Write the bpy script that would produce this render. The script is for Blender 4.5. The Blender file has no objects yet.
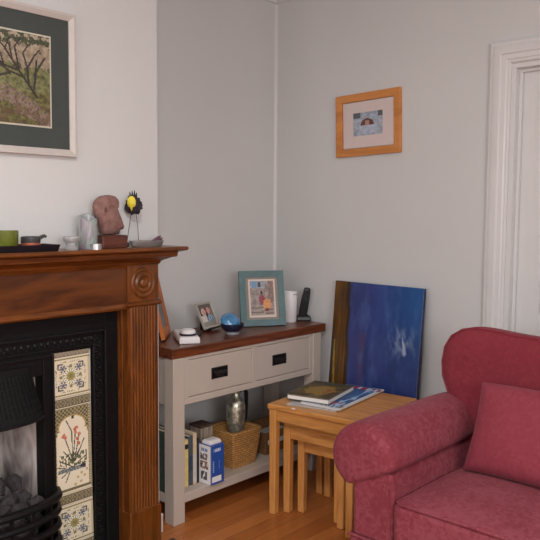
import bpy, bmesh, math, random
from mathutils import Vector, Matrix, noise
random.seed(7)
PI = math.pi
scn = bpy.context.scene
COL = scn.collection

# ------------------------------------------------------------------ colour
GAIN = 1.25
def lin(v):
    v /= 255.0
    return v/12.92 if v <= .04045 else ((v+.055)/1.055)**2.4
def S(r, g, b, k=1.0):
    return tuple(min(.92, lin(c)*GAIN*k) for c in (r, g, b)) + (1.0,)
def mixc(a, b, t):
    t = max(0., min(1., t))
    return tuple(a[i]+(b[i]-a[i])*t for i in range(3))

# ------------------------------------------------------------------ materials
def mat_base(name):
    m = bpy.data.materials.new(name); m.use_nodes = True
    nt = m.node_tree; b = nt.nodes['Principled BSDF']
    return m, nt, b
def N(nt, t, **kw):
    n = nt.nodes.new(t)
    for k, v in kw.items():
        if k in n.inputs: n.inputs[k].default_value = v
        else: setattr(n, k, v)
    return n
def ramp(nt, stops):
    r = nt.nodes.new('ShaderNodeValToRGB'); e = r.color_ramp.elements
    while len(e) < len(stops): e.new(.5)
    for i, (p, c) in enumerate(stops): e[i].position = p; e[i].color = c
    return r
def obj_coords(nt, scale=(1, 1, 1), rot=(0, 0, 0)):
    tc = nt.nodes.new('ShaderNodeTexCoord'); mp = nt.nodes.new('ShaderNodeMapping')
    mp.inputs['Scale'].default_value = scale; mp.inputs['Rotation'].default_value = rot
    nt.links.new(tc.outputs['Object'], mp.inputs['Vector']); return mp.outputs['Vector']
def bump(nt, b, sock, strength=.2, dist=.01):
    bp = N(nt, 'ShaderNodeBump', Strength=strength, Distance=dist)
    nt.links.new(sock, bp.inputs['Height']); nt.links.new(bp.outputs['Normal'], b.inputs['Normal'])
def plain(name, col, rough=.5, metal=0., var=.06, scale=30., bmp=0., spec=.5, coat=0.):
    """a solid colour with a little procedural unevenness"""
    m, nt, b = mat_base(name)
    n = N(nt, 'ShaderNodeTexNoise', Scale=scale, Detail=4.)
    nt.links.new(obj_coords(nt), n.inputs['Vector'])
    r = ramp(nt, [(.3, tuple(c*(1-var) for c in col[:3])+(1,)), (.7, tuple(min(1, c*(1+var)) for c in col[:3])+(1,))])
    nt.links.new(n.outputs['Fac'], r.inputs['Fac']); nt.links.new(r.outputs['Color'], b.inputs['Base Color'])
    b.inputs['Roughness'].default_value = rough; b.inputs['Metallic'].default_value = metal
    b.inputs['Specular IOR Level'].default_value = spec; b.inputs['Coat Weight'].default_value = coat
    if bmp: bump(nt, b, n.outputs['Fac'], bmp, .004)
    return m
def wood(name, ca, cb, axis='Y', rough=.42, scale=9., coat=.15, rings=2.2, bmp=.05):
    m, nt, b = mat_base(name)
    sc = {'X': (.9, scale, scale), 'Y': (scale, .9, scale), 'Z': (scale, scale, .9)}[axis]
    v = obj_coords(nt, sc)
    n1 = N(nt, 'ShaderNodeTexNoise', Scale=rings, Detail=3., Distortion=.6); nt.links.new(v, n1.inputs['Vector'])
    n2 = N(nt, 'ShaderNodeTexNoise', Scale=rings*9, Detail=5.); nt.links.new(v, n2.inputs['Vector'])
    mu = N(nt, 'ShaderNodeMath', operation='MULTIPLY'); mu.inputs[1].default_value = 9.0
    nt.links.new(n1.outputs['Fac'], mu.inputs[0])
    fr = N(nt, 'ShaderNodeMath', operation='PINGPONG'); fr.inputs[1].default_value = 1.0
    nt.links.new(mu.outputs[0], fr.inputs[0])
    mx = N(nt, 'ShaderNodeMix'); mx.data_type = 'FLOAT'; mx.inputs[0].default_value = .45
    nt.links.new(fr.outputs[0], mx.inputs[2]); nt.links.new(n2.outputs['Fac'], mx.inputs[3])
    r = ramp(nt, [(.2, ca), (.75, cb)])
    nt.links.new(mx.outputs[0], r.inputs['Fac']); nt.links.new(r.outputs['Color'], b.inputs['Base Color'])
    b.inputs['Roughness'].default_value = rough; b.inputs['Coat Weight'].default_value = coat
    b.inputs['Coat Roughness'].default_value = .25
    bump(nt, b, mx.outputs[0], bmp, .002)
    return m
def painted(name, rough=.5, coat=0., alpha_noise=0.):
    m, nt, b = mat_base(name)
    a = N(nt, 'ShaderNodeAttribute', attribute_name='art'); nt.links.new(a.outputs['Color'], b.inputs['Base Color'])
    b.inputs['Roughness'].default_value = rough; b.inputs['Coat Weight'].default_value = coat
    b.inputs['Coat Roughness'].default_value = .12
    return m
def glassy(name, col, rough=.05, trans=1., ior=1.45):
    m, nt, b = mat_base(name)
    n = N(nt, 'ShaderNodeTexNoise', Scale=14., Detail=2.); nt.links.new(obj_coords(nt), n.inputs['Vector'])
    r = ramp(nt, [(.3, tuple(c*.92 for c in col[:3])+(1,)), (.7, col)])
    nt.links.new(n.outputs['Fac'], r.inputs['Fac']); nt.links.new(r.outputs['Color'], b.inputs['Base Color'])
    b.inputs['Roughness'].default_value = rough; b.inputs['Transmission Weight'].default_value = trans
    b.inputs['IOR'].default_value = ior
    return m

def wall_mat(name, col):
    m, nt, b = mat_base(name)
    v = obj_coords(nt)
    n = N(nt, 'ShaderNodeTexNoise', Scale=1.3, Detail=3.); nt.links.new(v, n.inputs['Vector'])
    r = ramp(nt, [(.3, tuple(c*.97 for c in col[:3])+(1,)), (.7, tuple(min(1, c*1.02) for c in col[:3])+(1,))])
    nt.links.new(n.outputs['Fac'], r.inputs['Fac']); nt.links.new(r.outputs['Color'], b.inputs['Base Color'])
    n2 = N(nt, 'ShaderNodeTexNoise', Scale=140., Detail=3.); nt.links.new(v, n2.inputs['Vector'])
    n3 = N(nt, 'ShaderNodeTexNoise', Scale=5., Detail=2.); nt.links.new(v, n3.inputs['Vector'])
    ad = N(nt, 'ShaderNodeMath', operation='MULTIPLY_ADD'); ad.inputs[1].default_value = 4.
    nt.links.new(n3.outputs['Fac'], ad.inputs[0]); nt.links.new(n2.outputs['Fac'], ad.inputs[2])
    b.inputs['Roughness'].default_value = .75
    bump(nt, b, ad.outputs[0], .12, .004)
    return m
def floor_mat():
    m, nt, b = mat_base('orange laminate planks')
    tc = nt.nodes.new('ShaderNodeTexCoord'); mp = nt.nodes.new('ShaderNodeMapping')
    mp.inputs['Rotation'].default_value = (0, 0, PI/2)
    nt.links.new(tc.outputs['Object'], mp.inputs['Vector'])
    br = N(nt, 'ShaderNodeTexBrick', Scale=1.0)
    br.offset = .37; br.inputs['Brick Width'].default_value = .62; br.inputs['Row Height'].default_value = .085
    br.inputs['Mortar Size'].default_value = .0009; br.inputs['Bias'].default_value = 0.
    br.inputs['Color1'].default_value = S(156, 90, 42); br.inputs['Color2'].default_value = S(182, 114, 58)
    br.inputs['Mortar'].default_value = S(100, 54, 24)
    nt.links.new(mp.outputs['Vector'], br.inputs['Vector'])
    n = N(nt, 'ShaderNodeTexNoise', Scale=3., Detail=6., Distortion=.5)
    nt.links.new(obj_coords(nt, (22, 1.4, 1)), n.inputs['Vector'])
    mx = N(nt, 'ShaderNodeMix'); mx.data_type = 'RGBA'; mx.blend_type = 'MULTIPLY'; mx.inputs[0].default_value = .55
    r = ramp(nt, [(.25, (.62, .56, .5, 1)), (.7, (1, 1, 1, 1))]); nt.links.new(n.outputs['Fac'], r.inputs['Fac'])
    nt.links.new(br.outputs['Color'], mx.inputs[6]); nt.links.new(r.outputs['Color'], mx.inputs[7])
    nt.links.new(mx.outputs[2], b.inputs['Base Color'])
    b.inputs['Roughness'].default_value = .34
    return m
def fabric_mat(name, ca, cb):
    m, nt, b = mat_base(name)
    v = obj_coords(nt)
    n = N(nt, 'ShaderNodeTexNoise', Scale=42., Detail=3., Distortion=1.2); nt.links.new(v, n.inputs['Vector'])
    vo = N(nt, 'ShaderNodeTexNoise', Scale=4., Detail=2.); nt.links.new(v, vo.inputs['Vector'])
    mx = N(nt, 'ShaderNodeMix'); mx.data_type = 'FLOAT'; mx.inputs[0].default_value = .35
    nt.links.new(n.outputs['Fac'], mx.inputs[2]); nt.links.new(vo.outputs['Fac'], mx.inputs[3])
    r = ramp(nt, [(.42, ca), (.58, cb)]); nt.links.new(mx.outputs[0], r.inputs['Fac'])
    nt.links.new(r.outputs['Color'], b.inputs['Base Color'])
    b.inputs['Roughness'].default_value = .85; b.inputs['Specular IOR Level'].default_value = .2
    b.inputs['Sheen Weight'].default_value = .14; b.inputs['Sheen Roughness'].default_value = .4
    b.inputs['Sheen Tint'].default_value = (1, .6, .66, 1)
    w = N(nt, 'ShaderNodeTexNoise', Scale=500., Detail=2.); nt.links.new(v, w.inputs['Vector'])
    ad = N(nt, 'ShaderNodeMath', operation='MULTIPLY_ADD'); ad.inputs[1].default_value = 1.2
    nt.links.new(mx.outputs[0], ad.inputs[0]); nt.links.new(w.outputs['Fac'], ad.inputs[2])
    bump(nt, b, ad.outputs[0], .25, .003)
    return m
def wicker_mat(name, ca, cb, s=70.):
    m, nt, b = mat_base(name)
    v = obj_coords(nt)
    sp = nt.nodes.new('ShaderNodeSeparateXYZ'); nt.links.new(v, sp.inputs[0])
    ad = N(nt, 'ShaderNodeMath', operation='ADD'); nt.links.new(sp.outputs['X'], ad.inputs[0]); nt.links.new(sp.outputs['Y'], ad.inputs[1])
    cb_ = nt.nodes.new('ShaderNodeCombineXYZ'); nt.links.new(ad.outputs[0], cb_.inputs['X']); nt.links.new(sp.outputs['Z'], cb_.inputs['Y'])
    br = N(nt, 'ShaderNodeTexBrick', Scale=s); br.offset = .5
    br.inputs['Brick Width'].default_value = 1.7; br.inputs['Row Height'].default_value = .62; br.inputs['Mortar Size'].default_value = .09; br.inputs['Mortar Smooth'].default_value = .8
    br.inputs['Color1'].default_value = cb; br.inputs['Color2'].default_value = tuple(c*.8 for c in cb[:3])+(1,); br.inputs['Mortar'].default_value = ca
    nt.links.new(cb_.outputs[0], br.inputs['Vector'])
    n = N(nt, 'ShaderNodeTexNoise', Scale=40., Detail=3.); nt.links.new(v, n.inputs['Vector'])
    mx = N(nt, 'ShaderNodeMix'); mx.data_type = 'RGBA'; mx.blend_type = 'MULTIPLY'; mx.inputs[0].default_value = .6
    r = ramp(nt, [(.3, (.6, .58, .55, 1)), (.65, (1, 1, 1, 1))]); nt.links.new(n.outputs['Fac'], r.inputs['Fac'])
    nt.links.new(br.outputs['Color'], mx.inputs[6]); nt.links.new(r.outputs['Color'], mx.inputs[7])
    nt.links.new(mx.outputs[2], b.inputs['Base Color']); b.inputs['Roughness'].default_value = .7
    inv = N(nt, 'ShaderNodeMath', operation='SUBTRACT'); inv.inputs[0].default_value = 1.; nt.links.new(br.outputs['Fac'], inv.inputs[1])
    bump(nt, b, inv.outputs[0], .6, .004)
    return m

M = {}
M['wall'] = wall_mat('warm white wall paint', (.675, .675, .67, 1))
M['breast'] = M['wall']
M['ceil'] = wall_mat('white ceiling paint', (.82, .815, .8, 1))
M['gloss'] = plain('white gloss woodwork paint', (.73, .725, .72, 1), .3, var=.015, scale=8)
M['floor'] = floor_mat()
DK = S(80, 42, 12); LT = S(110, 60, 19)
M['mantel_h'] = wood('stained pine along the mantel', DK, LT, 'Y', .3, 9)
M['mantel_v'] = wood('stained pine up the pilaster', DK, LT, 'Z', .3, 9)
M['iron'] = plain('black leaded cast iron', S(16, 15, 17), .5, .1, .2, 60, .12, .25)
M['iron2'] = plain('dull black iron relief', S(22, 21, 23), .45, .25, .3, 90, .3, .3)
M['greypaint'] = plain('grey painted furniture wood', S(180, 169, 159), .45, var=.02, scale=6)
M['sbtop'] = wood('dark stained tabletop wood', S(68, 32, 15), S(110, 56, 27), 'Y', .33, 9, .2)
M['oak_x'] = wood('honey oak across', S(176, 121, 62), S(199, 142, 80), 'X', .4, 10, .1)
M['oak_y'] = wood('honey oak lengthwise', S(176, 121, 62), S(199, 142, 80), 'Y', .4, 10, .1)
M['oak_z'] = wood('honey oak upright', S(182, 126, 66), S(202, 145, 83), 'Z', .4, 10, .1)
M['sofa'] = fabric_mat('crimson damask upholstery', S(117, 48, 58), S(131, 64, 74))
M['sofaback'] = fabric_mat('crimson damask upholstery smooth', S(114, 40, 50), S(122, 46, 56))
M['pillow'] = fabric_mat('crimson cushion cloth', S(124, 50, 61), S(131, 56, 68))
M['art'] = painted('printed picture', .55, .0)
M['artgloss'] = painted('glazed tile glaze', .25, .5)
M['canvasart'] = painted('oil paint on canvas', .38, .15)
M['black'] = plain('black plastic', S(24, 24, 27), .35, var=.1)
M['whiteplastic'] = plain('white plastic', S(215, 213, 214), .4, var=.02)
M['silver'] = plain('polished tin', (.7, .69, .68, 1), .42, 1., .05)
M['pewter'] = plain('hammered pewter', (.62, .63, .52, 1), .36, .85, .5, 55, .8)

# ------------------------------------------------------------------ mesh builder
class MB:
    def __init__(s): s.bm = bmesh.new()
    def box(s, x0, x1, y0, y1, z0, z1, mtx=None):
        vs = [Vector((x, y, z)) for z in (z0, z1) for y in (y0, y1) for x in (x0, x1)]
        if mtx: vs = [mtx @ v for v in vs]
        v = [s.bm.verts.new(p) for p in vs]
        for f in ((0, 2, 3, 1), (4, 5, 7, 6), (0, 1, 5, 4), (2, 6, 7, 3), (0, 4, 6, 2), (1, 3, 7, 5)):
            s.bm.faces.new([v[i] for i in f])
        return s
    def rings(s, loops, closed=True, cap=(True, True), wrap=False):
        L = [[s.bm.verts.new(p) for p in lp] for lp in loops]
        n = len(L[0]); m = len(L)
        for i in range(m if wrap else m-1):
            a, b = L[i], L[(i+1) % m]
            for j in range(n if closed else n-1):
                k = (j+1) % n
                s.bm.faces.new((a[j], a[k], b[k], b[j]))
        if closed and not wrap:
            if cap[0]: s.bm.faces.new(L[0][::-1])
            if cap[1]: s.bm.faces.new(L[-1])
        return s
    def lathe(s, prof, n=24, c=(0, 0, 0), sx=1., sy=1., mtx=None, cap=(True, True)):
        loops = []
        for r, z in prof:
            lp = []
            for i in range(n):
                a = 2*PI*i/n
                p = Vector((c[0]+r*sx*math.cos(a), c[1]+r*sy*math.sin(a), c[2]+z))
                lp.append(mtx @ p if mtx else p)
            loops.append(lp)
        return s.rings(loops, True, cap)
    def prism(s, poly, ax, t0, t1, mtx=None):
        """poly of 2d points in the plane across axis ax, extruded t0..t1"""
        def P(u, v, t):
            p = Vector({'x': (t, u, v), 'y': (u, t, v), 'z': (u, v, t)}[ax])
            return mtx @ p if mtx else p
        return s.rings([[P(u, v, t) for u, v in poly] for t in (t0, t1)])
    def tube(s, pts, r, n=8):
        pts = [Vector(p) for p in pts]; loops = []
        rr = r if isinstance(r, (list, tuple)) else [r]*len(pts)
        prev = None
        for i, p in enumerate(pts):
            t = (pts[min(i+1, len(pts)-1)] - pts[max(i-1, 0)]).normalized()
            if prev is None:
                up = Vector((0, 0, 1)) if abs(t.z) < .9 else Vector((1, 0, 0))
                a = t.cross(up).normalized()
            else:
                a = (prev - t*prev.dot(t)).normalized()
            prev = a; b = t.cross(a)
            loops.append([p + (a*math.cos(2*PI*k/n) + b*math.sin(2*PI*k/n))*rr[i] for k in range(n)])
        return s.rings(loops)
    def ball(s, c, r, sub=2, sc=(1, 1, 1), rough=0., seed=0., freq=2.):
        g = bmesh.ops.create_icosphere(s.bm, subdivisions=sub, radius=1.)
        for v in g['verts']:
            d = v.co.copy(); k = 1 + rough*noise.noise(d*freq+Vector((seed, seed*1.7, 3.1)))
            v.co = Vector((c[0]+d.x*r*sc[0]*k, c[1]+d.y*r*sc[1]*k, c[2]+d.z*r*sc[2]*k))
        return s
    def build(s, name, mat, parent=None, bev=0., seg=2, smooth=True, sub=0, ang=38):
        bmesh.ops.recalc_face_normals(s.bm, faces=s.bm.faces)
        me = bpy.data.meshes.new(name)
        if smooth:
            lim = math.radians(ang)
            for f in s.bm.faces: f.smooth = True
            for e in s.bm.edges:
                if len(e.link_faces) == 2 and not sub:
                    e.smooth = e.calc_face_angle(0) < lim
        s.bm.to_mesh(me); s.bm.free()
        o = bpy.data.objects.new(name, me); COL.objects.link(o)
        me.materials.append(mat)
        if bev:
            m = o.modifiers.new('edge', 'BEVEL'); m.width = bev; m.segments = seg; m.limit_method = 'ANGLE'; m.angle_limit = .6
            m.harden_normals = False
        if sub:
            m = o.modifiers.new('soft', 'SUBSURF'); m.levels = sub; m.render_levels = sub
        if parent: o.parent = parent
        return o
def B(x0, x1, y0, y1, z0, z1, name, mat, parent=None, bev=.002, **k):
    return MB().box(x0, x1, y0, y1, z0, z1).build(name, mat, parent, bev, smooth=False, **k)
def thing(name, label, cat, loc=(0, 0, 0), rot=(0, 0, 0), group=None):
    o = bpy.data.objects.new(name, None); COL.objects.link(o)
    o.location = loc; o.rotation_euler = rot; o.empty_display_size = .05
    return tag(o, label, cat, group)
def tag(o, label, cat, group=None, kind=None):
    o['label'] = label; o['category'] = cat
    if group: o['group'] = group
    if kind: o['kind'] = kind
    return o
def structure(o): o['kind'] = 'structure'; return o

def art(name, w, h, nx, ny, fn, mat, parent=None, z0=0., y=0., x0=None, th=.0015):
    """a printed panel: a thin slab whose front face (-y) is a mosaic of coloured cells; fn(u, v) -> sRGB 0..255, v up"""
    bm = bmesh.new(); lay = bm.loops.layers.float_color.new('art')
    if x0 is None: x0 = -w/2
    V = [[bm.verts.new((x0+w*i/nx, y-th, z0+h*j/ny)) for i in range(nx+1)] for j in range(ny+1)]
    for j in range(ny):
        for i in range(nx):
            f = bm.faces.new((V[j][i], V[j][i+1], V[j+1][i+1], V[j+1][i]))
            c = fn((i+.5)/nx, (j+.5)/ny)
            for l in f.loops: l[lay] = S(*[max(0, min(255, q)) for q in c])
    bk = [bm.verts.new(p) for p in ((x0, y, z0), (x0+w, y, z0), (x0+w, y, z0+h), (x0, y, z0+h))]
    fb = bm.faces.new((bk[3], bk[2], bk[1], bk[0]))
    e = bm.faces.new([V[0][i] for i in range(nx, -1, -1)] + [bk[0], bk[1]]), bm.faces.new([V[ny][i] for i in range(nx+1)] + [bk[2], bk[3]]), \
        bm.faces.new([V[j][0] for j in range(ny+1)] + [bk[3], bk[0]]), bm.faces.new([V[j][nx] for j in range(ny, -1, -1)] + [bk[1], bk[2]])
    for f in (fb,)+e:
        for l in f.loops: l[lay] = S(200, 195, 185)
    me = bpy.data.meshes.new(name); bm.to_mesh(me); bm.free()
    o = bpy.data.objects.new(name, me); COL.objects.link(o); me.materials.append(mat)
    if parent: o.parent = parent
    return o
def picture_frame(parent, w, h, bw, depth, mat, name='frame', inner=.4):
    """mitred moulding: outer w x h centred in x, z from 0; back at y=0, front at y=-depth"""
    b = MB(); prof = [(0, 0), (0, -depth), (bw*.35, -depth), (bw, -depth*inner), (bw, 0)]
    loops = []
    for cx, cz, sx, sz in ((-w/2, 0, 1, 1), (w/2, 0, -1, 1), (w/2, h, -1, -1), (-w/2, h, 1, -1)):
        loops.append([Vector((cx+sx*o, d, cz+sz*o)) for o, d in prof])
    b.rings(loops, True, wrap=True)
    return b.build(name, mat, parent, .0008, smooth=False)
def nz(u, v, s, seed=0.): return noise.noise(Vector((u*s, v*s, seed)))
def fb(u, v, s, seed=0.): return noise.fractal(Vector((u*s, v*s, seed)), .9, 2., 4)
def seg(u, v, a, b):
    ax, ay = a; bx, by = b; dx, dy = bx-ax, by-ay
    t = max(0, min(1, ((u-ax)*dx+(v-ay)*dy)/(dx*dx+dy*dy)))
    return math.hypot(u-ax-t*dx, v-ay-t*dy)

# ================================================================== THE ROOM
XB, YB = .42, -1.201          # chimney breast front plane and its right-hand arris
CEIL, YF, XR = 2.72, -5.4, 4.7
FPY = -1.95                  # centre line of the fireplace
def slab(name, boxes, mat, bev=0.):
    b = MB()
    for q in boxes: b.box(*q)
    return structure(b.build(name, mat, None, bev, smooth=False))
slab('floor', [(-.15, XR+.15, YF-.15, .25, -.1, 0)], M['floor'])
slab('ceiling', [(-.15, XR+.15, YF-.15, .25, CEIL, CEIL+.1)], M['ceil'])
slab('wall_left', [(-.12, 0, YF-.12, .12, 0, CEIL)], M['wall'])
WZ0_, WZ1_ = 1.0, 2.45
DX0, DX1, DZ = 1.435, 2.215, 2.09
slab('wall_back', [(0, DX0, 0, .12, 0, CEIL), (DX0, DX1, 0, .12, DZ, CEIL), (DX1, XR+.12, 0, .12, 0, CEIL), (DX0-.1, DX1+.1, .12, .2, 0, DZ+.1)], M['wall'])
RY0, RY1 = -4.5, -2.1
slab('wall_right', [(XR, XR+.12, YF-.12, RY0, 0, CEIL), (XR, XR+.12, RY1, .12, 0, CEIL), (XR, XR+.12, RY0, RY1, 0, WZ0_), (XR, XR+.12, RY0, RY1, WZ1_, CEIL)], M['wall'])
WX0, WX1, WZ0, WZ1 = .7, 3.3, 1.0, 2.45
slab('wall_front', [(-.12, WX0, YF-.12, YF, 0, CEIL), (WX1, XR+.12, YF-.12, YF, 0, CEIL), (WX0, WX1, YF-.12, YF, 0, WZ0), (WX0, WX1, YF-.12, YF, WZ1, CEIL)], M['wall'])
# chimney breast with the fire opening left out of it
HY0, HY1, HZ = FPY-.235, FPY+.235, .86
BY0 = 2*FPY-YB
b = MB()
b.box(0, XB, HY1, YB, 0, CEIL); b.box(0, XB, BY0, HY0, 0, CEIL); b.box(0, XB, HY0, HY1, HZ, CEIL); b.box(0, .1, HY0, HY1, 0, HZ)
structure(b.build('wall_breast', M['breast'], None, 0, smooth=False))

# coving (quarter-round plaster) and skirting
def cove(name, p0, p1, nrm):
    """p0-p1 along the wall, nrm = out of the wall"""
    b = MB(); r = .1; loops = []
    for p in (p0, p1):
        prof = [(0, 0), (0, -r), (.012, -r), (.014, -r+.012)]
        for k in range(1, 7):
            a = k/7*PI/2
            prof.append((.014+(r-.026)*(1-math.cos(a)), -r+.012+(r-.026)*math.sin(a)))
        prof += [(r-.012, -.012), (r, -.012), (r, 0)]
        loops.append([Vector((p[0]+nrm[0]*o, p[1]+nrm[1]*o, CEIL+z)) for o, z in prof])
    return structure(b.rings(loops).build(name, M['gloss'], None, 0))
cove('trim_1', (0, 0), (0, YB), (1, 0)); cove('trim_2', (0, 0), (XR, 0), (0, -1))
cove('trim_3', (0, YB), (XB, YB), (0, 1)); cove('trim_4', (XB, BY0), (XB, YB), (1, 0))
def skirt(name, x0, x1, y0, y1, along, out):
    t, h = .018, .14; b = MB()
    prof = [(0, 0), (t, 0), (t, h-.03), (t*.75, h-.02), (t*.6, h-.008), (t*.3, h), (0, h)]
    loops = []
    for p in ((x0, y0), (x1, y1)):
        loops.append([Vector((p[0]+out[0]*o, p[1]+out[1]*o, z)) for o, z in prof])
    return structure(b.rings(loops).build(name, M['gloss'], None, 0))
skirt('baseboard_left', 0, 0, YB, 0, 'y', (1, 0))
skirt('baseboard_back', 0, DX0-.115, 0, 0, 'x', (0, -1))
skirt('baseboard_right', DX1+.115, XR, 0, 0, 'x', (0, -1))
b = MB(); b.box(0, XB, YB, YB+.012, 0, .085); b.box(XB, XB+.012, YB-.06, YB+.012, 0, .085)
structure(b.build('baseboard_breast', M['gloss'], None, .003, smooth=False))
# soft fillet of caulk and paint down the corner of the room
b = MB(); r = .016
b.prism([(0, 0), (r, 0)] + [(r-r*math.sin(k/6*PI/2), -r+r*math.cos(k/6*PI/2)) for k in range(1, 6)] + [(0, -r)], 'z', .0, CEIL-.1)
structure(b.build('trim_5', M['gloss']))

# door, lining and architrave
b = MB(); A = .105
prof = [(0, 0), (0, -.012), (.012, -.02), (.022, -.02), (.026, -.026), (.04, -.03), (.06, -.028), (.066, -.022), (.085, -.02), (.09, -.016), (A-.006, -.016), (A, -.010), (A, 0)]
def arch_loop(side, z, corner):
    x = DX0-A if side < 0 else DX1+A
    return [Vector((x+(-side)*o, d, (z+A-o) if corner else z)) for o, d in prof]
b.rings([arch_loop(-1, 0, False), arch_loop(-1, DZ, True), arch_loop(1, DZ, True), arch_loop(1, 0, False)])
structure(b.build('trim_6', M['gloss'], None, 0, ang=25))
b = MB()
b.box(DX0, DX0+.022, -.005, .118, 0, DZ); b.box(DX1-.022, DX1, -.005, .118, 0, DZ); b.box(DX0+.022, DX1-.022, -.005, .118, DZ-.022, DZ)
b.box(DX0+.022, DX0+.036, .03, .05, 0, DZ-.036); b.box(DX1-.036, DX1-.022, .03, .05, 0, DZ-.036); b.box(DX0+.022, DX1-.022, .03, .05, DZ-.036, DZ-.022)
structure(b.build('trim_7', M['gloss'], None, .002, smooth=False))
door = structure(thing('door_1', 'white painted panelled door behind the red sofa', 'door', (0, 0, 0)))
x0, x1, zt = DX0+.024, DX1-.024, DZ-.026
st = .115
b = MB(); yd = .052
px = [(x0+st, (x0+x1)/2-.045), ((x0+x1)/2+.045, x1-st)]; pz = [(.22, .82), (1.02, zt-.33), (zt-.22, zt-.11)]
pz = [(.22, .80), (.98, zt-.36)]
b.box(x0, px[0][0], yd, yd+.04, .006, zt); b.box(px[1][1], x1, yd, yd+.04, .006, zt); b.box(px[0][1], px[1][0], yd, yd+.04, .006, zt)
zs = [.006] + [z for p in pz for z in p] + [zt]
for (pa, pb) in px:
    for k in (0, 2, 4): b.box(pa, pb, yd, yd+.04, zs[k], zs[k+1])
b.build('door_leaf', M['gloss'], door, .002, smooth=False)
for (pa, pb) in px:
    for (za, zb) in pz:
        c = MB(); c.box(pa, pb, yd+.015, yd+.03, za, zb)
        for q in ((pa, pa+.02, za, zb), (pb-.02, pb, za, zb), (pa+.02, pb-.02, za, za+.02), (pa+.02, pb-.02, zb-.02, zb)):
            c.box(q[0], q[1], yd+.004, yd+.016, q[2], q[3])
        c.build('door_panel', M['gloss'], door, .003, smooth=False)
c = MB(); c.lathe([(.0, 0), (.027, 0), (.027, .006), (.01, .01), (.01, .03), (.022, .038), (.026, .05), (.02, .062), (0, .066)], 20, mtx=Matrix.Translation((x1-.06, yd, 1.0)) @ Matrix.Rotation(PI/2, 4, 'X'), cap=(False, False))
c.build('door_knob', plain('aged brass', (.5, .36, .14, 1), .3, 1.), door)

# window behind the camera: the daylight of the room comes through it
gm = bpy.data.materials.new('clear window glass'); gm.use_nodes = True; nt = gm.node_tree; nt.nodes.clear()
out = nt.nodes.new('ShaderNodeOutputMaterial'); mx = nt.nodes.new('ShaderNodeMixShader'); tr = nt.nodes.new('ShaderNodeBsdfTransparent'); gl = nt.nodes.new('ShaderNodeBsdfGlossy')
gl.inputs['Roughness'].default_value = .02; mx.inputs[0].default_value = .06
nt.links.new(tr.outputs[0], mx.inputs[1]); nt.links.new(gl.outputs[0], mx.inputs[2]); nt.links.new(mx.outputs[0], out.inputs[0])
def window(name, label, loc, rot, W, H):
    win = structure(thing(name, label, 'window', loc, (0, 0, rot)))
    b = MB()
    for q in ((-W/2, -W/2+.07, 0, H), (W/2-.07, W/2, 0, H), (-W/2, W/2, 0, .07), (-W/2, W/2, H-.07, H), (-W/6-.03, -W/6+.03, 0, H), (W/6-.03, W/6+.03, 0, H), (-W/2, W/2, H*.7-.025, H*.7+.025)):
        b.box(q[0], q[1], -.09, -.03, q[2], q[3])
    b.build('window_frame', M['gloss'], win, .004, smooth=False)
    B(-W/2-.05, W/2+.05, -.02, .12, -.04, -.002, 'window_sill', M['gloss'], win, .006)
    B(-W/2+.06, W/2-.06, -.064, -.06, .06, H-.06, 'pane', gm, win, 0)
W, H = WX1-WX0, WZ1-WZ0
window('window_1', 'white framed window opposite the back wall', ((WX0+WX1)/2, YF, WZ0), 0, W, H)
window('added_window', 'white framed window added opposite the fireplace for light, out of view', (XR, (RY0+RY1)/2, WZ0_), PI/2, RY1-RY0, WZ1_-WZ0_)  # second window, unseen, added to brighten the chimney breast

# ================================================================== FIREPLACE SURROUND
sur = thing('fireplace_surround', 'varnished brown pine mantelpiece with reeded pilasters around the black fireplace', 'mantelpiece', (XB, FPY, 0))
PX = .51-XB; HWP = -1.27-FPY          # pilaster face; half width to outer edge
lev = [(1.203, 0), (1.208, .006), (1.216, .008), (1.222, .018), (1.228, .032), (1.233, .042), (1.2345, .052), (1.237, .056), (1.2535, .058), (1.256, .066), (1.259, .076), (1.262, .086), (1.266, .089), (1.274, .089), (1.277, .086)]
MT = 1.277
b = MB(); b.rings([[Vector((.001, -HWP-o, z)), Vector((PX+o, -HWP-o, z)), Vector((PX+o, HWP+o, z)), Vector((.001, HWP+o, z))] for z, o in lev])
b.build('mantel_shelf', M['mantel_h'], sur, 0, ang=30)
hw_in = -1.424-FPY                     # inner edge of the raised pilaster
FZ = 1.027
b = MB(); b.box(.001, .080, -hw_in, hw_in, FZ, 1.203); b.build('frieze', wood('broad figured frieze pine with painted shelf shade', S(62, 31, 9), S(94, 50, 15), 'Y', .3, 5, .2, 1.6), sur, .001, smooth=False)  # darker wood than the pilasters: the shelf's shade is put into its colour
b = MB()
b.rings([[Vector((o, y, z)) for o, z in ((.001, FZ-.001), (.082, FZ-.001), (.088, FZ+.007), (.084, FZ+.015), (.083, FZ+.020), (.079, FZ+.024), (.001, FZ+.024))] for y in (-hw_in, hw_in)])
b.build('frieze_moulding', M['mantel_h'], sur)
b = MB()
b.rings([[Vector((o, y, z)) for o, z in ((.07, 1.190), (.083, 1.194), (.089, 1.203), (.07, 1.203))] for y in (-hw_in, hw_in)])
b.build('bed_moulding', M['mantel_h'], sur)
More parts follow.
